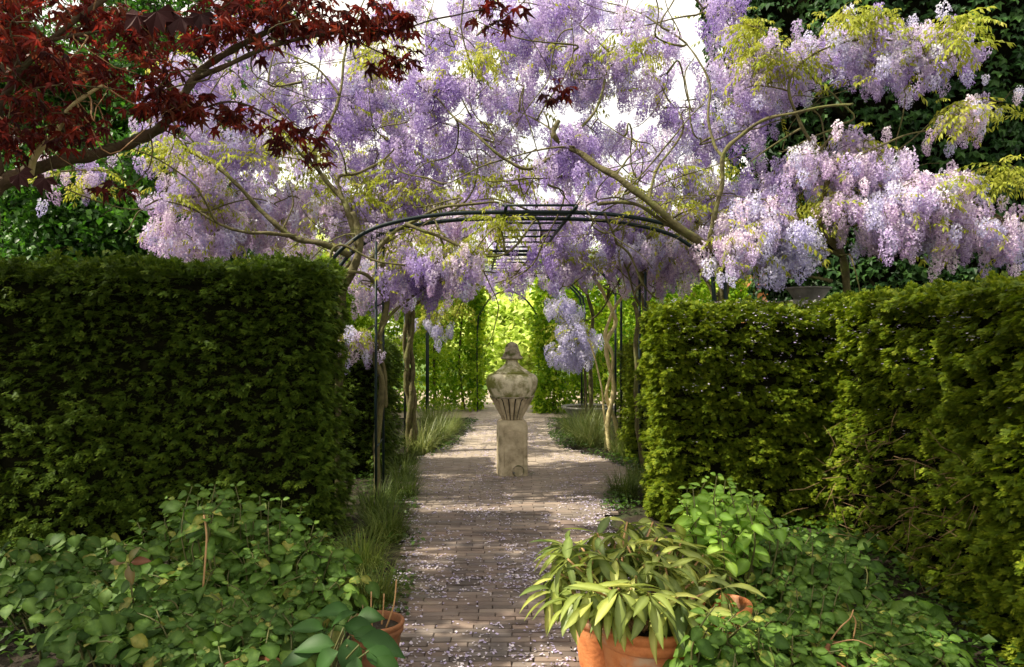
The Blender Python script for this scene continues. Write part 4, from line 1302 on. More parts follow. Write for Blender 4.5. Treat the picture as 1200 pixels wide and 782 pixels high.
v.blob(900, 105, 50, 42, 7.0, 8.0, 110, L_)
v.blob(865, 150, 35, 30, 7.1, 7.9, 50, L_)
v.blob(960, 75, 55, 35, 6.8, 7.6, 90, L_)
v.blob(1040, 80, 60, 35, 6.6, 7.3, 110, L_, .9)
v.blob(1110, 75, 35, 28, 6.6, 7.1, 50, L_, .85)
v.blob(1125, 150, 28, 12, 6.6, 6.9, 30, K, .8)
v.blob(1165, 135, 15, 10, 6.6, 6.9, 10, K, .7, cluster=5)
v.blob(915, 215, 40, 20, 7.2, 7.8, 50, L_)
v.blob(900, 235, 30, 16, 7.2, 7.8, 30, L_)
v.leaves(885, 45, 22, 35, 6.9, 7.3, 46)
v.leaves(920, 70, 30, 20, 6.8, 7.1, 30)
v.leaves(1010, 22, 40, 14, 6.5, 6.8, 30)
v.leaves(1120, 35, 40, 18, 6.4, 6.7, 34)
v.leaves(1150, 125, 30, 14, 6.4, 6.7, 20)
v.leaves(1185, 205, 25, 14, 6.3, 6.6, 26)
v.leaves(985, 240, 30, 20, 6.9, 7.2, 26)
v.leaves(915, 250, 40, 20, 7.1, 7.4, 30)
v.leaves(1110, 215, 40, 10, 6.4, 6.7, 14)
v.finish()

# --- right second: pale sinuous twin stem at 715
v = Vine(W, 'pale sinuous twin wisteria stem in the grass clump right of the urn', 'wisteria', (1.33, 10.3, 0), 206)
v.branch([(1.33, 10.3, 0), P(712, 490, 10.3), P(720, 455, 10.3), P(712, 425, 10.3), P(711, 400, 10.3), P(722, 378, 10.3), P(712, 352, 10.3), P(700, 330, 10.2)], .034, .024, mat='pale_bark', name='trunk')
v.branch([(1.42, 10.35, 0), P(722, 500, 10.35), P(712, 462, 10.35), P(718, 420, 10.25), P(708, 395, 10.3), P(716, 370, 10.3), P(728, 350, 10.2), P(740, 338, 10)], .026, .018, mat='pale_bark', name='trunk')
v.branch([(1.28, 10.5, 0), P(707, 470, 10.5), P(700, 430, 10.5), P(690, 400, 10.5)], .014, .010, mat='pale_bark')
v.branch([P(712, 352, 10.3), P(720, 320, 10), P(760, 300, 9.6), P(790, 285, 9.4), P(830, 260, 9.2)], .020, .010)
v.branch([P(700, 330, 10.2), P(680, 312, 10), P(650, 300, 9.8), P(620, 300, 9.8)], .018, .009)
v.branch([P(680, 312, 10), P(690, 270, 9.8), P(720, 240, 9.6), P(760, 200, 9.4)], .018, .008)
v.branch([P(620, 300, 9.8), P(600, 325, 9.9), P(590, 335, 9.9)], .010, .006)
v.wander(700, 290, 80, 50, 9.0, 10.2, 14, .014)
v.blob(600, 335, 22, 10, 9.7, 10.2, 32, V, .9)
v.blob(648, 300, 30, 20, 9.2, 10.2, 60, V)
v.blob(690, 315, 28, 22, 9.3, 10.2, 60, L_)
v.blob(740, 285, 45, 25, 8.8, 10.2, 120, V)
v.blob(780, 315, 35, 20, 8.8, 9.8, 70, K)
v.blob(740, 330, 20, 14, 9.2, 10, 34, K)
v.blob(810, 240, 50, 35, 8.6, 10, 110, L_)
v.blob(650, 268, 40, 18, 9, 10, 50, L_)
v.blob(720, 200, 60, 30, 9, 10.5, 70, L_)
v.blob(615, 230, 60, 30, 9.4, 11, 90, V)
v.leaves(780, 250, 70, 35, 8.6, 10, 70)
v.leaves(700, 290, 60, 20, 9, 10, 50)
v.leaves(830, 210, 40, 30, 8.6, 9.6, 40)
v.finish()

# --- right: dark looping stem at 745
v = Vine(W, 'dark wisteria stem with a loop on the post against the right hedge end', 'wisteria', (1.55, 9.0, 0), 207)
v.branch([(1.53, 8.95, 0), P(747, 500, 8.95), P(746, 450, 8.95), P(744, 410, 8.95), P(748, 380, 8.9), P(742, 355, 8.9)], .024, .026, name='trunk')
v.branch([P(748, 380, 8.9), P(760, 352, 8.9), P(766, 340, 8.9), P(752, 333, 8.9), P(744, 345, 8.9), P(750, 358, 8.95), P(742, 340, 8.9), P(735, 315, 8.8), P(722, 290, 8.6)], .018, .010)
v.branch([P(757, 400, 9.1), P(757, 350, 9.1), P(750, 320, 9.0)], .05, .028, name='branch')
v.branch([P(735, 315, 8.8), P(760, 280, 8.6), P(800, 250, 8.5), P(860, 235, 8.4)], .014, .007)
v.blob(770, 290, 40, 22, 8.4, 9.2, 60, L_)
v.blob(830, 290, 30, 22, 8.2, 9.0, 60, K)
v.blob(860, 250, 40, 25, 8.0, 9.0, 60, L_)
v.blob(720, 270, 25, 14, 8.6, 9.2, 24, V)
v.leaves(800, 275, 50, 25, 8.3, 9.2, 50)
v.finish()

# --- right far stem at 690 with pale hanging masses
v = Vine(W, 'wisteria by the far right posts with pale drooping racemes left of its stem', 'wisteria', (1.36, 13.0, 0), 208)
v.branch([(1.36, 13, 0), P(693, 450, 13), P(690, 410, 13), P(695, 375, 13), P(688, 345, 12.8)], .040, .028, name='trunk')
v.branch([(1.24, 12.8, 0), P(686, 440, 12.8), P(688, 400, 12.8), P(678, 372, 12.8), P(660, 360, 12.7), P(645, 352, 12.6)], .024, .012)
v.branch([P(688, 345, 12.8), P(660, 325, 13), P(600, 310, 13.2), P(540, 305, 13.2)], .020, .010)
v.branch([P(690, 400, 12.8), P(682, 395, 12.6), P(670, 390, 12.4)], .012, .006)
v.blob(665, 368, 16, 8, 12.2, 12.8, 44, B_, 1.05)
v.blob(672, 395, 16, 10, 12.2, 12.8, 44, B_, 1.1)
v.blob(672, 415, 16, 14, 12.2, 12.8, 66, B_, 1.1)
v.blob(655, 330, 20, 8, 12.6, 13.4, 30, L_)
v.blob(560, 318, 70, 14, 12.6, 14, 110, K)
v.blob(700, 300, 70, 22, 12, 13.6, 100, K)
v.blob(600, 280, 90, 22, 12, 14, 120, L_)
v.leaves(600, 300, 100, 20, 12, 14, 60)
v.leaves(668, 388, 20, 20, 12.2, 12.8, 20)
v.finish()

# --- distant flowering background, left and right of the axis
for (lb, x, y, bl) in (('distant wisteria mass glowing behind the left shoulder of the arch', -3.0, 12.5,
                        [(330, 270, 70, 40, 12, 14, 220, K), (260, 265, 50, 30, 12, 13.5, 120, K), (390, 200, 80, 50, 11.5, 13.5, 170, L_), (480, 260, 60, 40, 11.5, 14, 130, K)]),
                       ('distant wisteria mass glowing behind the right shoulder of the arch', 3.3, 12.5,
                        [(800, 280, 60, 40, 11.5, 14, 190, K), (760, 215, 60, 45, 11.5, 13.5, 60, L_), (870, 285, 50, 30, 11.5, 13.5, 110, L_), (690, 250, 60, 35, 11.5, 14, 110, K)])):
    v = Vine(W, lb, 'wisteria', (x, y, 0), 209 + int(x > 0))
    s = 1 if x > 0 else -1
    v.branch([(x, y, 0), (x + .05, y, 1.2), (x, y, 2.2), (x - s * .6, y, 3.0), (x - s * 1.4, y, 3.5)], .05, .02, name='trunk')
    v.branch([(x, y, 2.2), (x + s * .9, y, 2.9), (x + s * 1.8, y - .3, 3.2)], .03, .012)
    for b in bl: v.blob(*b, scale=1.15, cluster=8)
    q = bl[0]
    v.leaves(bl[0][0], bl[0][1] - 15, 90, 50, 11.5, 13.5, 120, 1.15)
    v.leaves(bl[2][0], bl[2][1], 60, 40, 11.5, 13.5, 60, 1.15)
    v.finish()

# ================================================================== RED MAPLE
mp = Vine('red_maple', 'dark red-leaved maple reaching in from the top left', 'tree', (-3.15, 4.35, 0), 301)
mp.branch([(-3.15, 4.35, 0), (-3.2, 4.4, 1.0), (-3.05, 4.4, 1.9), P(-10, 230, 4.4), P(0, 212, 4.4)], .075, .045, 'maple_bark', 'trunk')
mp.branch([P(-10, 225, 4.4), P(20, 205, 4.4), P(70, 188, 4.45), P(120, 178, 4.5), P(160, 165, 4.5), P(190, 148, 4.5), P(210, 122, 4.5), P(228, 92, 4.5), P(250, 72, 4.5), P(290, 50, 4.5), P(330, 25, 4.55), P(350, -10, 4.6)], .040, .014, 'maple_bark', jit=.012, sub=8, seg=10)
mp.branch([P(228, 92, 4.5), P(255, 82, 4.4), P(300, 62, 4.4), P(350, 45, 4.4), P(400, 38, 4.4), P(460, 35, 4.4)], .017, .006, 'maple_bark', jit=.01)
mp.branch([P(0, 212, 4.4), P(-5, 150, 4.3), P(20, 90, 4.2), P(70, 40, 4.2), P(150, -20, 4.2)], .026, .012, 'maple_bark', jit=.015)
mp.branch([P(35, 205, 4.4), P(45, 178, 4.3), P(70, 150, 4.3), P(85, 125, 4.2), P(120, 100, 4.2)], .022, .008, 'pale_bark', jit=.01)
mp.branch([P(250, 72, 4.5), P(256, 40, 4.5), P(270, 0, 4.5)], .008, .004, 'maple_bark')
mp.branch([P(50, 50, 4.2), P(100, 38, 4.2), P(158, 32, 4.2)], .012, .005, 'maple_bark')
mp.branch([P(190, 148, 4.5), P(260, 120, 4.5), P(310, 135, 4.5), P(370, 165, 4.5), P(395, 185, 4.5)], .008, .003, 'maple_bark')
mp.branch([P(460, 35, 4.4), P(520, 20, 4.5), P(580, 10, 4.6), P(600, 25, 4.6)], .006, .003, 'maple_bark')
mp.branch([P(400, 38, 4.4), P(440, 60, 4.4), P(480, 70, 4.4)], .005, .003, 'maple_bark')
mp.branch([P(0, 140, 4.3), (-3.9, 3.4, 3.4), (-4.6, 2.6, 3.9)], .05, .02, 'maple_bark')
mp.branch([P(20, 90, 4.2), (-3.4, 4.6, 4.2), (-4.0, 5.0, 5.0)], .05, .02, 'maple_bark')
mp.branch([(-3.4, 4.6, 4.2), (-2.4, 4.2, 4.7), (-1.6, 4.0, 4.9)], .03, .012, 'maple_bark')
mp.branch([(-3.4, 4.6, 4.2), (-2.6, 3.4, 4.9), (-1.2, 2.6, 5.1), (.4, 2.3, 5.2)], .04, .012, 'maple_bark')  # limbs out of view, carrying the added shade leaves
mp.branch([(-2.6, 3.4, 4.9), (-1.2, 4.2, 5.2), (.6, 4.5, 5.2)], .03, .010, 'maple_bark')
mp.branch([(-4.0, 5.0, 5.0), (-5.5, 4.8, 5.4), (-7.5, 4.2, 5.8)], .04, .012, 'maple_bark')
mlv = []
r = mp.r
for k in range(70):
    a = P(r.uniform(-20, 330), r.uniform(0, 165), r.uniform(4.0, 4.9)) if k % 3 else P(r.uniform(0, 200), r.uniform(60, 200), r.uniform(4.0, 4.8))
    if view_px(a)[0] > 200 and view_px(a)[1] > 90: continue
    e = a + Vector((r.uniform(-.5, .5), r.uniform(-.15, .15), r.uniform(-.35, .3)))
    q = jitter_path(smooth_path([nearest(mp.net, a), a, e], 5), .05, r.random() * 9, 4)
    mb = MB(); mb.tube([p - mp.base for p in q], [.006 - .0045 * i / (len(q) - 1) for i in range(len(q))], 5)
    mb.obj('branchlet', M['shoot' if k % 4 == 0 else 'twig'], mp.o)
def maple_blob(px, py, rx, ry, d0, d1, n, sc=1.0, world=None):
    c = None; dr = None
    for i in range(n):
        if i % 7 == 0:
            if world:
                c = Vector([r.uniform(a, b) for a, b in world])
            else:
                while True:
                    u, w = r.uniform(-1, 1), r.uniform(-1, 1)
                    if u * u + w * w < 1: break
                c = P(px + u * rx, py + w * ry, r.uniform(d0, d1))
            mp.side(c, .003)
        a = r.uniform(0, 6.28)
        q = c + Vector((r.gauss(0, .06), r.gauss(0, .06), r.gauss(0, .028)))
        mlv.append((q, eul(Vector((math.cos(a), math.sin(a), r.uniform(-.9, .1))), Vector((0, 0, 1)), r.gauss(0, .45)), sc * r.uniform(.7, 1.3), r.randrange(6)))
maple_blob(50, 55, 80, 75, 3.8, 5.0, 190)
maple_blob(150, 60, 70, 70, 3.9, 4.9, 100)
maple_blob(40, 150, 60, 30, 3.9, 4.6, 150)
maple_blob(215, 125, 45, 14, 4.2, 4.6, 90)
maple_blob(330, 18, 70, 22, 4.1, 4.8, 190)
maple_blob(440, 20, 60, 22, 4.2, 4.8, 120)
maple_blob(260, 30, 60, 30, 4.2, 4.8, 90)
maple_blob(290, 135, 26, 8, 4.3, 4.6, 34)
maple_blob(345, 150, 30, 14, 4.3, 4.6, 34)
maple_blob(375, 185, 10, 8, 4.4, 4.5, 10)
maple_blob(480, 70, 22, 14, 4.3, 4.5, 24)
maple_blob(585, 18, 20, 16, 4.5, 4.6, 30)
maple_blob(110, 95, 110, 50, 3.9, 4.9, 70)
maple_blob(180, 30, 90, 30, 3.9, 4.9, 80)
maple_blob(20, 30, 50, 40, 3.6, 4.2, 70)
maple_blob(455, 85, 20, 6, 4.4, 4.5, 10)
maple_blob(150, 218, 30, 4, 4.4, 4.5, 10)
maple_blob(0, 0, 0, 0, 0, 0, 1700, 1.5, world=((-6.0, -2.2), (2.6, 5.6), (3.3, 5.4)))  # leaf clouds mostly out of view, added to shade hedges and foreground
maple_blob(0, 0, 0, 0, 0, 0, 900, 1.5, world=((-5.6, -2.6), (1.2, 4.4), (2.3, 3.8)))
maple_blob(0, 0, 0, 0, 0, 0, 400, 1.3, world=((-2.2, -.9), (3.4, 4.8), (4.3, 5.2)))
maple_blob(0, 0, 0, 0, 0, 0, 2200, 1.8, world=((-2.6, 1.2), (1.0, 3.7), (4.3, 5.6)))
maple_blob(0, 0, 0, 0, 0, 0, 1500, 1.8, world=((-1.6, 1.2), (3.4, 5.3), (4.5, 5.7)))
maple_blob(0, 0, 0, 0, 0, 0, 1300, 1.9, world=((-9.0, -4.2), (2.8, 5.6), (4.4, 6.6)))
t = mp.tw.obj('twigs', M['twig'], mp.o); t['kind'] = 'stuff'
place_parts('leaf', 'leaves', 'maple_leaf', mlv, mp.o, 280)
bl = []
for (x, y, d, s, a) in ((182, 8, 3.4, 1.3, -1.2), (215, 15, 3.4, 1.2, -2.0), (236, 12, 3.5, 1.0, -1.6), (20, 200, 3.9, 1.1, -.9), (55, 205, 3.9, 1.0, -1.9), (165, 14, 3.4, 1.0, -2.2)):
    bl.append((P(x, y, d), eul(Vector((math.cos(a), -.3, math.sin(a))), Vector((0, -1, .3)), 0.1), s, int(x) % 3))
for b in bl: mp.side(b[0], .003)
place_parts('leaf', 'leaves', 'big_maple_leaf', bl, mp.o, 20)
# the lone sprig hanging in the sky right of centre belongs to a high thin shoot of the same maple
mb = MB()
sp = [P(600, 25, 4.6), P(625, 50, 4.6), P(645, 85, 4.6), P(655, 108, 4.6)]
mb.tube([p - mp.base for p in smooth_path(sp, 4)], .0025, 4); mb.obj('shoot', M['maple_bark'], mp.o)
place_parts('leaf', 'leaves', 'maple_leaf', [(P(655 + r.gauss(0, 9), 108 + r.gauss(0, 6), 4.6), eul(Vector((r.uniform(-1, 1), -.3, r.uniform(-.9, 0))), Vector((0, -.6, 1)), 0), r.uniform(.8, 1.2), r.randrange(6)) for _ in range(14)], mp.o, 14)

# ================================================================== IVY
def ivy():
    o = thing('ivy_tree', 'tall dark ivy-smothered tree at the upper right', 'tree', (5.2, 9.6, 0)); base = Vector((5.2, 9.6, 0))
    rr = random.Random(44)
    mb = MB(); mb.tube(jitter_path([Vector((0, .6, z * .8)) for z in range(9)], .1, 3), [.34 - .02 * i for i in range(9)], 12)
    mb.obj('trunk', M['maple_bark'], o)
    # added dark lumpy shell standing for the shade behind the leaves
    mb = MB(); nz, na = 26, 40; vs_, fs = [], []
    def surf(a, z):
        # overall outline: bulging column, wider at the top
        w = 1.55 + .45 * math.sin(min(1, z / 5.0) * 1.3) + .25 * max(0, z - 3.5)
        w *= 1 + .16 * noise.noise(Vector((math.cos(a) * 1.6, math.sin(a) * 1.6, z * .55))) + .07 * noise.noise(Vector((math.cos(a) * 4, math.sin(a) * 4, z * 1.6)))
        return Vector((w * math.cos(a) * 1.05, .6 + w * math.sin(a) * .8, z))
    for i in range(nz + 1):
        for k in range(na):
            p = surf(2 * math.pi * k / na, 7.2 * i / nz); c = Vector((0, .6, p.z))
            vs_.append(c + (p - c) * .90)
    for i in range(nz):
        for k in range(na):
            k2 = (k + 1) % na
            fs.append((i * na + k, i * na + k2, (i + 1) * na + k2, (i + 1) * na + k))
    mb.add(vs_, fs); c = mb.obj('shade_core', M['dark_core'], o, False); c['kind'] = 'stuff'
    items = []
    for _ in range(13500):
        a = rr.uniform(-math.pi * 1.12, .12 * math.pi); z = rr.uniform(.2, 7.2)
        p = surf(a, z); c = Vector((0, .6, z)); nn = (p - c).normalized()
        b = noise.noise(Vector((p.x * 2.2, p.y * 2.2, p.z * 2.2)))
        p = c + (p - c) * (1 + .07 * b) - nn * rr.random() ** 2 * .12
        d = Vector((rr.uniform(-.6, .6), rr.uniform(-.6, .6), -1)) + nn * .5
        items.append((p + base, eul(d, nn + Vector((0, 0, .35)), rr.gauss(0, .4)), rr.uniform(.7, 1.5), rr.randrange(5)))
    place_parts('leaf', 'leaves', 'ivy_leaf', items, o, 250)
ivy()

# ================================================================== POTS
def pot(label, x, y, r_, h, mat='terracotta', tilt=(0, 0), z=0.0, seed=0):
    o = thing('terracotta_pot', label, 'plant pot', (x, y, z)); o.rotation_euler = (tilt[0], tilt[1], 0)
    mb = MB()
    lathe(mb, smooth_prof([(r_ * .68, 0), (r_ * .74, h * .05), (r_ * .84, h * .4), (r_ * .92, h * .70), (r_ * .93, h * .80)], 4), 48); mb.obj('body', M[mat], o)
    mb = MB()
    lathe(mb, smooth_prof([(r_ * .92, h * .76), (r_ * .99, h * .78), (r_ * 1.03, h * .84), (r_ * 1.0, h * .885), (r_ * 1.04, h * .92), (r_ * 1.07, h * .97), (r_ * 1.02, h * 1.0), (r_ * .94, h * .99), (r_ * .90, h * .92), (r_ * .88, h * .82)], 4), 48, close=False); mb.obj('rim', M[mat], o)
    mb = MB()
    seg = 24; vs_ = [Vector((0, 0, h * .88))]
    for k in range(seg):
        a = 2 * math.pi * k / seg; vs_.append(Vector((r_ * .91 * math.cos(a), r_ * .91 * math.sin(a), h * .86 + .01 * noise.noise(Vector((k, 0, seed))))))
    mb.add(vs_, [(0, 1 + k, 1 + (k + 1) % seg) for k in range(seg)]); mb.obj('soil', M['soil'], o)
    return o
pot('large orange terracotta pot holding the long-leaved rhododendron', .585, 3.28, .215, .385)
pot('orange terracotta pot half hidden behind the rhododendron pot beside the path', .435, 3.66, .15, .30)
pot('terracotta pot with thick scuffed rim leaning right of the rhododendron pot', .90, 3.30, .19, .42, tilt=(R(-5), R(-9)))
pot('dark terracotta pot under the hydrangea leaves at the lower right', 1.46, 3.32, .15, .20, 'old_terracotta', tilt=(R(8), R(14)))
pot('small brown pot with bare cuttings beside the hosta at the path edge', -.64, 3.62, .125, .25, 'old_terracotta')
pot('terracotta pot hidden under the left hydrangea with only its rim showing', -1.10, 3.22, .15, .185, 'old_terracotta')
# bare cuttings in the brown pot
ct = thing('bare_cutting', 'three bare orange cuttings standing in the small brown pot', 'plant', (-.64, 3.62, .21))
for (x, y, dx, h) in ((-.02, 0, -.005, .17), (.02, .03, .01, .15), (.045, -.01, .05, .23)):
    mb = MB(); mb.tube(smooth_path([Vector((x, y, 0)), Vector((x + dx * .8, y, h * .5)), Vector((x + dx, y + .01, h))], 4), [.0045] * 4 + [.0035] * 5, 6); mb.obj('stem', M['shoot'], ct)
mb = MB(); mb.tube([Vector((-.02, 0, .0)), Vector((-.06, -.01, .09)), Vector((-.065, 0, .11))], .003, 5); mb.obj('stem', M['dead_twig'], ct)

# ================================================================== LEAFY SHRUBS
def shrub(name, label, cat, base, tips, key, seed, ppt=7, spread=.05, stem='green_stem', sc=1.0, cap=300, droop=.2, redtips=0, pairs=True):
    """stems from the base to each tip, leaves in crossed pairs down each stem"""
    r = random.Random(seed)
    o = thing(name, label, cat, base); b = Vector(base)
    items = []
    st = MB()
    for T in tips:
        T = Vector(T)
        root = Vector((b.x + (T.x - b.x) * .8 + r.gauss(0, .05), b.y + (T.y - b.y) * .8 + r.gauss(0, .05), b.z))
        mid = root.lerp(T, .5) + Vector((r.gauss(0, .05), r.gauss(0, .05), .05 + .1 * abs(T.x - b.x)))
        q = smooth_path([root, mid, T], 5)
        st.tube([p - b for p in q], [.006 - .0035 * i / (len(q) - 1) for i in range(len(q))], 5)
        ax = (q[-1] - q[-3]).normalized()
        a0 = r.uniform(0, 6.28)
        k = 0
        while k < ppt:
            lev = k // 2
            pos = T - ax * (lev * spread)
            for sg in (0, 1):
                a = a0 + lev * math.pi / 2 + sg * math.pi + r.gauss(0, .25)
                size = (.42 + .30 * lev) if lev < 3 else 1.15
                size = min(size, 1.1) * sc * r.uniform(.8, 1.15)
                d = Vector((math.cos(a), math.sin(a), .55 - .28 * lev - droop + r.gauss(0, .15)))
                items.append((pos, eul(d, Vector((0, -.7, 1)), r.gauss(0, .25)), size, r.randrange(6)))
                k += 1
    st.obj('stems', M[stem], o)['kind'] = 'stuff'
    place_parts('leaf', 'leaves', key, items, o, cap)
    return o
def tips_in(px, py, rx, ry, d0, d1, n, seed, zmin=.12):
    r = random.Random(seed); out = []
    while len(out) < n:
        u, v_ = r.uniform(-1, 1), r.uniform(-1, 1)
        if u * u + v_ * v_ > 1: continue
        # upper tips stand farther back
        d = d0 + (d1 - d0) * (.5 - .5 * v_) + r.uniform(-.15, .15)
        p = P(px + u * rx, py + v_ * ry, d)
        if p.z < zmin: p.z = zmin + r.random() * .1
        out.append(p)
    return out
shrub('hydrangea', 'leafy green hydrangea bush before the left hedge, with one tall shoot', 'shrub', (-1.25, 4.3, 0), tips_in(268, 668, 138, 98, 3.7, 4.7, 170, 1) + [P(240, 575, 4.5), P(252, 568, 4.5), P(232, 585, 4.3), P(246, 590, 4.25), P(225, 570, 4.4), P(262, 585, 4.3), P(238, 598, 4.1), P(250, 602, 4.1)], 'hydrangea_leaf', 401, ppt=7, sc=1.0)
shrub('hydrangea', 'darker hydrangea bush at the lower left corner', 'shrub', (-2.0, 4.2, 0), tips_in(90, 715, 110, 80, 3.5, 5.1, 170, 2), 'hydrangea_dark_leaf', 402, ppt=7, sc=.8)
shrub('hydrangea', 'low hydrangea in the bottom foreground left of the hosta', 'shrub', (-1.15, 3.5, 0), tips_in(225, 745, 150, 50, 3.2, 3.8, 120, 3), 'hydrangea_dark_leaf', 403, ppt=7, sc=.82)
# tall upright shoot in the left bush
sh = thing('woody_shoot', 'single upright reddish shoot in the middle of the left hydrangea', 'plant', tuple(P(238, 690, 4.0)))
mb = MB(); bb = P(238, 690, 4.0); mb.tube([p - bb for p in smooth_path([P(238, 690, 4.0), P(241, 650, 4.0), P(242, 625, 4.05), P(239, 604, 4.1)], 4)], .005, 6); mb.obj('stem', M['shoot'], sh)
# one branch with red-edged leaves
rl = thing('reddened_sprig', 'sprig of large leaves turning red in the left hydrangea', 'plant', tuple(P(150, 660, 3.7)))
source_collection('red_leaf', single_leaf_meshes('leaf', M['red_leaf'], 3, .15, .075, 71, 5, stalk=.02, curl=.35))
bb = P(150, 660, 3.7)
for a, ky in ((.2, 1), (1.1, 1), (2.2, 0), (3.0, 1), (3.9, 0), (5.0, 1), (5.7, 0)):
    d = Vector((math.cos(a), .2 - .5 * abs(math.sin(a)), math.sin(a) * .8))
    me = (SRC['red_leaf'][0] if ky else SRC['hydrangea_leaf'][0]).objects[int(a * 3) % 3].data
    o = bpy.data.objects.new('leaf', me); COL.objects.link(o); o.parent = rl; o.rotation_euler = eul(d, Vector((0, -.8, .8)), 0); o.scale = (.68,) * 3
mb = MB(); mb.tube([Vector((0, 0, 0)), Vector((0, .05, -.2)), Vector((.05, .2, -.5))], .005, 5); mb.obj('stem', M['green_stem'], rl)

# hosta-like big leaves
ht = thing('hosta', 'clump of broad dark green leaves at the bottom beside the small brown pot', 'plant', (-.80, 3.15, 0)); hb = Vector((-.80, 3.15, 0)); r = random.Random(5)
its = []
for (px, py, d, s, a) in ((420, 735, 3.3, 1.1, .2), (395, 728, 3.35, 1.15, 1.4), (440, 752, 3.2, 1.15, -.1), (375, 755, 3.2, 1.0, 2.6), (410, 768, 3.1, 1.1, -1.4), (445, 770, 3.1, 1.1, -.5), (380, 775, 3.1, 1.1, -2.2), (400, 715, 3.5, 1.0, 1.9), (430, 722, 3.4, .9, .8),
                          (350, 770, 3.2, 1.0, 3.3), (455, 782, 3.05, 1.0, -1.0), (415, 790, 3.0, 1.1, -1.6), (365, 735, 3.4, .9, 2.4), (430, 745, 3.25, 1.1, .0)):
    c = P(px, py, d); d_ = Vector((math.cos(a), -.45 + .4 * r.random(), .35 * math.sin(a) - .1))
    its.append((c - d_.normalized() * .10 * s, eul(d_, Vector((0, -.55, 1)), r.gauss(0, .2)), s, r.randrange(4)))
st = MB()
for it in its: st.tube([p - hb for p in smooth_path([hb + Vector((r.gauss(0, .03), r.gauss(0, .03), 0)), hb.lerp(it[0], .5) + Vector((0, 0, .06)), it[0]], 3)], .004, 4)
st.obj('stalks', M['green_stem'], ht)['kind'] = 'stuff'
place_parts('leaf', 'leaves', 'hosta_leaf', its, ht, 50)

# right side hydrangea group
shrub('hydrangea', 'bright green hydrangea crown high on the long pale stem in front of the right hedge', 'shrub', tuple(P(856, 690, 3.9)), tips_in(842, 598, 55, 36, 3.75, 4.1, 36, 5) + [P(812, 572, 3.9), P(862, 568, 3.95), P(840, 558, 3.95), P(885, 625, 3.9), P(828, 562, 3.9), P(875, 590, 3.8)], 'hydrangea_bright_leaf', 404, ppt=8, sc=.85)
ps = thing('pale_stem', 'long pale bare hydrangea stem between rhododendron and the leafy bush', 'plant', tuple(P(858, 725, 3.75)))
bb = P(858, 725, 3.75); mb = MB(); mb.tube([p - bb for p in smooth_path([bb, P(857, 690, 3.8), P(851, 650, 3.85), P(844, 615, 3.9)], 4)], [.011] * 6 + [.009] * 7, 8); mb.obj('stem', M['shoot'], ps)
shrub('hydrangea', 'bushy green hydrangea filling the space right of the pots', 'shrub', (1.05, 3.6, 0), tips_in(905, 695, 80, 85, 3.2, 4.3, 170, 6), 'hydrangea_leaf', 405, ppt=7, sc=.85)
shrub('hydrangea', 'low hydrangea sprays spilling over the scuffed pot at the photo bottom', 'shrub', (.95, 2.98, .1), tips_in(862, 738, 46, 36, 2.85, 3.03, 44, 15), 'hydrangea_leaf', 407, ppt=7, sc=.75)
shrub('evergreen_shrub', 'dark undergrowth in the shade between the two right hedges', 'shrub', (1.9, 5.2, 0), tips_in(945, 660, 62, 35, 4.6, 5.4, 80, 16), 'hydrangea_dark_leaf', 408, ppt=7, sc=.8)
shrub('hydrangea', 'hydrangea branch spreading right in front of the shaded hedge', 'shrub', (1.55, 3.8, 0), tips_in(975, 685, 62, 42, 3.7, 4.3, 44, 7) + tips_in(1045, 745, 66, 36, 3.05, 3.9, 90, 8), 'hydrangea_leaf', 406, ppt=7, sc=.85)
mb = MB(); bb = P(985, 745, 3.4)
tw = thing('bare_twig', 'curved bare tan twigs above the dark pot at lower right', 'twig', tuple(bb))
for pts in ([P(972, 752, 3.4), P(985, 735, 3.4), P(996, 725, 3.45), P(1000, 715, 3.5)], [P(975, 755, 3.35), P(1000, 750, 3.35), P(1022, 758, 3.3)], [P(1000, 748, 3.4), P(1003, 730, 3.4), P(1000, 722, 3.4)]):
    mb = MB(); mb.tube([p - bb for p in smooth_path(pts, 4)], .0035, 5); mb.obj('stem', M['shoot'], tw)

# rhododendron: whorls of long drooping leaves
rh = thing('rhododendron', 'long-leaved rhododendron with drooping yellow-green leaves in the large pot', 'shrub', (.545, 3.28, .35)); rb = Vector((.545, 3.28, .35)); r = random.Random(6)
st = MB(); its = []
wh = [(665, 655, 3.3), (700, 625, 3.5), (735, 612, 3.6), (770, 630, 3.6), (800, 655, 3.5), (690, 670, 3.35), (722, 655, 3.3), (755, 660, 3.3), (785, 690, 3.25), (740, 690, 3.15), (715, 708, 3.1),
      (776, 706, 3.1), (815, 680, 3.4), (700, 645, 3.3), (668, 640, 3.45), (750, 640, 3.4), (790, 640, 3.55), (825, 650, 3.6), (655, 672, 3.3), (720, 632, 3.6), (780, 665, 3.3), (680, 640, 3.5), (745, 675, 3.2), (770, 650, 3.35), (705, 685, 3.2), (735, 640, 3.35), (810, 700, 3.3), (832, 668, 3.55), (800, 630, 3.7), (765, 612, 3.7), (650, 690, 3.25), (672, 700, 3.15), (695, 700, 3.1), (795, 700, 3.1), (660, 640, 3.5), (690, 690, 3.1), (725, 690, 3.05), (760, 695, 3.05), (845, 690, 3.3), (820, 720, 3.1)]
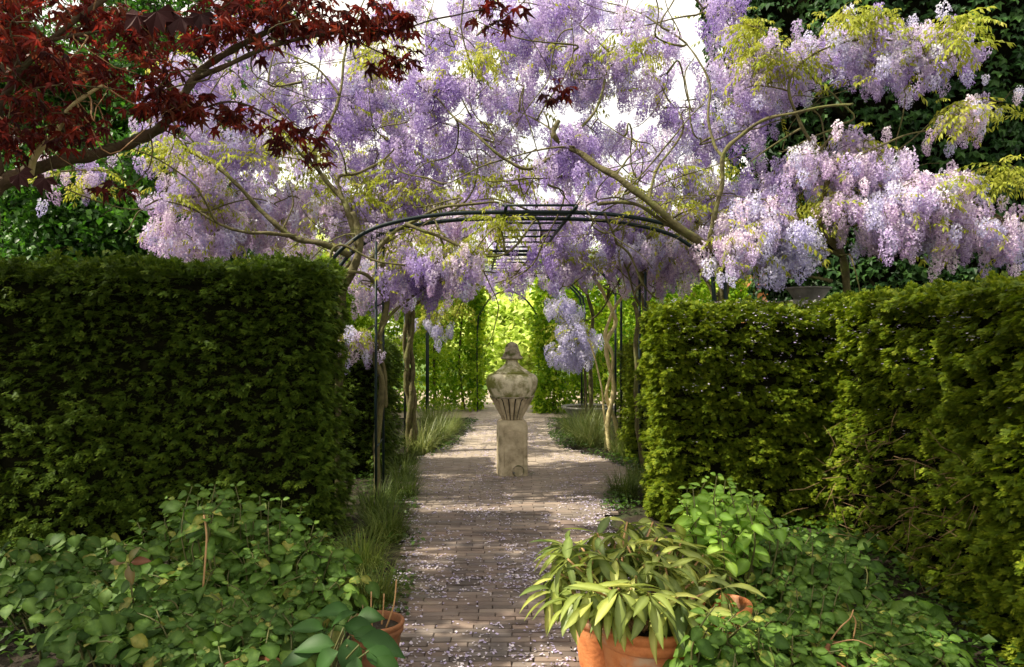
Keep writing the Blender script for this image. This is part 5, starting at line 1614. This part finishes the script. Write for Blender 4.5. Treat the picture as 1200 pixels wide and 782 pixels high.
for (px, py, d) in wh:
    c = P(px, py, d)
    q = smooth_path([rb + Vector((r.gauss(0, .03), r.gauss(0, .03), 0)), rb.lerp(c, .55) + Vector((r.gauss(0, .03), 0, .02)), c], 4)
    st.tube([p - rb for p in q], [.008 - .004 * i / (len(q) - 1) for i in range(len(q))], 6)
    n = r.randint(11, 14); a0 = r.uniform(0, 6.28)
    out = Vector((c.x - rb.x, c.y - rb.y, 0)) * .8
    for k in range(n):
        a = a0 + 2.4 * k
        el = r.uniform(-1.3, -.1) if k < n * .7 else r.uniform(0, .7)
        d_ = Vector((math.cos(a), math.sin(a), el)) + out
        its.append((c - Vector((0, 0, .012 * (k % 3))), eul(d_, Vector((0, 0, 1)) + out * .5, r.gauss(0, .3)), r.uniform(.75, 1.15), r.randrange(6)))
st.obj('stems', M['shoot'], rh)['kind'] = 'stuff'
place_parts('leaf', 'leaves', 'rhodo_leaf', its, rh, 300)

# ================================================================== GRASSES AND GROUND COVER
def grass_mesh(n, L, mat, seed, spread=.12, w=.0032):
    r = random.Random(seed); mb = MB()
    for _ in range(n):
        a = r.uniform(0, 6.28); rr = spread * math.sqrt(r.random())
        p = Vector((rr * math.cos(a), rr * math.sin(a), 0)); a2 = a + r.gauss(0, .6)
        d = Vector((math.cos(a2), math.sin(a2), 0)); l_ = L * r.uniform(.55, 1.15); ln = r.uniform(.25, .95)
        s = Vector((-d.y, d.x, 0)) * w * r.uniform(.7, 1.3); tn = r.random()
        pts = []
        for k in range(5):
            t = k / 4
            pts.append(p + d * l_ * ln * t ** 1.3 + Vector((0, 0, l_ * (t * (1.15 - .35 * ln) - .75 * ln * t ** 2.4))))
        for k in range(4):
            f0, f1 = 1 - .22 * k, 1 - .22 * (k + 1)
            mb.quad(pts[k] - s * f0, pts[k] + s * f0, pts[k + 1] + s * f1, pts[k + 1] - s * f1, tn)
    return mb.mesh('blades', mat, False)
GM = {'l': [grass_mesh(420, .42, M['grass'], 500 + i) for i in range(3)], 'd': [grass_mesh(420, .38, M['grass_dark'], 510 + i) for i in range(3)]}
GL = [('l', -1.10, 11.2, 1.15, 'pale arching grass clump at the far left path bend, nearest the hornbeam'),
      ('l', -1.22, 10.3, 1.1, 'pale grass clump at the foot of the thick plaited wisteria stem'),
      ('l', -1.02, 12.4, 1.0, 'far grass clump just before the gravel clearing on the left'),
      ('l', -1.40, 13.4, 1.1, 'grass clump farthest along the left border'),
      ('d', -1.28, 9.3, .9, 'dark grass clump beside the low left hedge block'),
      ('d', -1.18, 8.3, .9, 'grass clump on the left border between the two post pairs'),
      ('d', -1.06, 7.5, 1.0, 'grass clump spilling on the path beside the nearest left posts'),
      ('d', -1.18, 6.7, 1.05, 'dark grass clump just in front of the nearest left posts'),
      ('d', -.98, 6.0, 1.0, 'shaded grass clump at the corner of the tall left hedge'),
      ('d', -1.02, 5.2, 1.0, 'shaded grass clump behind the left hydrangea'),
      ('d', -.82, 4.5, .9, 'dark low grass clump behind the small brown pot'),
      ('l', 1.12, 11.0, 1.35, 'big pale grass clump at the foot of the pale twin stem'),
      ('l', 1.02, 12.0, 1.25, 'tall pale grass clump by the far right posts'),
      ('l', 1.35, 13.1, 1.1, 'grass clump in front of the low stone bowl'),
      ('l', 1.50, 10.0, 1.1, 'grass clump between the twin stem and the right hedge block'),
      ('d', 1.10, 7.55, .95, 'dark green grass clump at the left foot of the sunlit hedge'),
      ('d', 1.35, 8.1, .8, 'small grass clump beside the dark looping stem')]
for i, (k, x, y, s, lb) in enumerate(GL):
    s *= 1.25 if k == 'l' else 1.1
    o = link('ornamental_grass', GM[k][i % 3], None, (x, y, -.01)); o.rotation_euler = (0, 0, i * 1.3); o.scale = (s, s, s)
    tag(o, lb, 'grass', 'grass clumps along the path borders')
# low leafy ground cover and loose leaves
r = random.Random(8); its = []
for _ in range(7000):
    side_ = r.random() < .5
    if side_:
        y = r.uniform(4.2, 14); x = edge(LEFT, y) - abs(r.gauss(0, .28)) + .02
    else:
        y = r.uniform(6.8, 14); x = edge(RIGHT, y) + abs(r.gauss(0, .28)) - .02
    if noise.noise(Vector((x * 2, y * 1.5, 3))) < -.12: continue
    a = r.uniform(0, 6.28)
    its.append((Vector((x, y, r.uniform(.005, .09))), eul(Vector((math.cos(a), math.sin(a), r.uniform(-.2, .6))), Vector((0, 0, 1)), r.gauss(0, .4)), r.uniform(.6, 1.5), r.randrange(4)))
for _ in range(5200):
    if r.random() < .6: p = Vector((r.uniform(1.3, 2.7), r.uniform(2.6, 6.3), r.uniform(.005, .12)))
    else: p = Vector((r.uniform(-3.6, -1.0), r.uniform(3.6, 5.7), r.uniform(.005, .12)))
    a = r.uniform(0, 6.28)
    its.append((p, eul(Vector((math.cos(a), math.sin(a), r.uniform(-.2, .6))), Vector((0, 0, 1)), r.gauss(0, .4)), r.uniform(.9, 2.2), r.randrange(4)))
for _ in range(120):
    a = r.uniform(0, 6.28); q = r.uniform(.17, .23)
    its.append((Vector((q * math.cos(a) * 1.1, UY + q * math.sin(a), .022)), eul(Vector((math.cos(a), math.sin(a), r.uniform(-.1, .5))), Vector((0, 0, 1)), 0), r.uniform(.3, .7), r.randrange(4)))
gc = scatter('ground_cover', 'cover_leaf', its)
tag(gc, 'low small-leaved ground cover along the path edges and hedge feet', 'ground cover', kind='stuff')
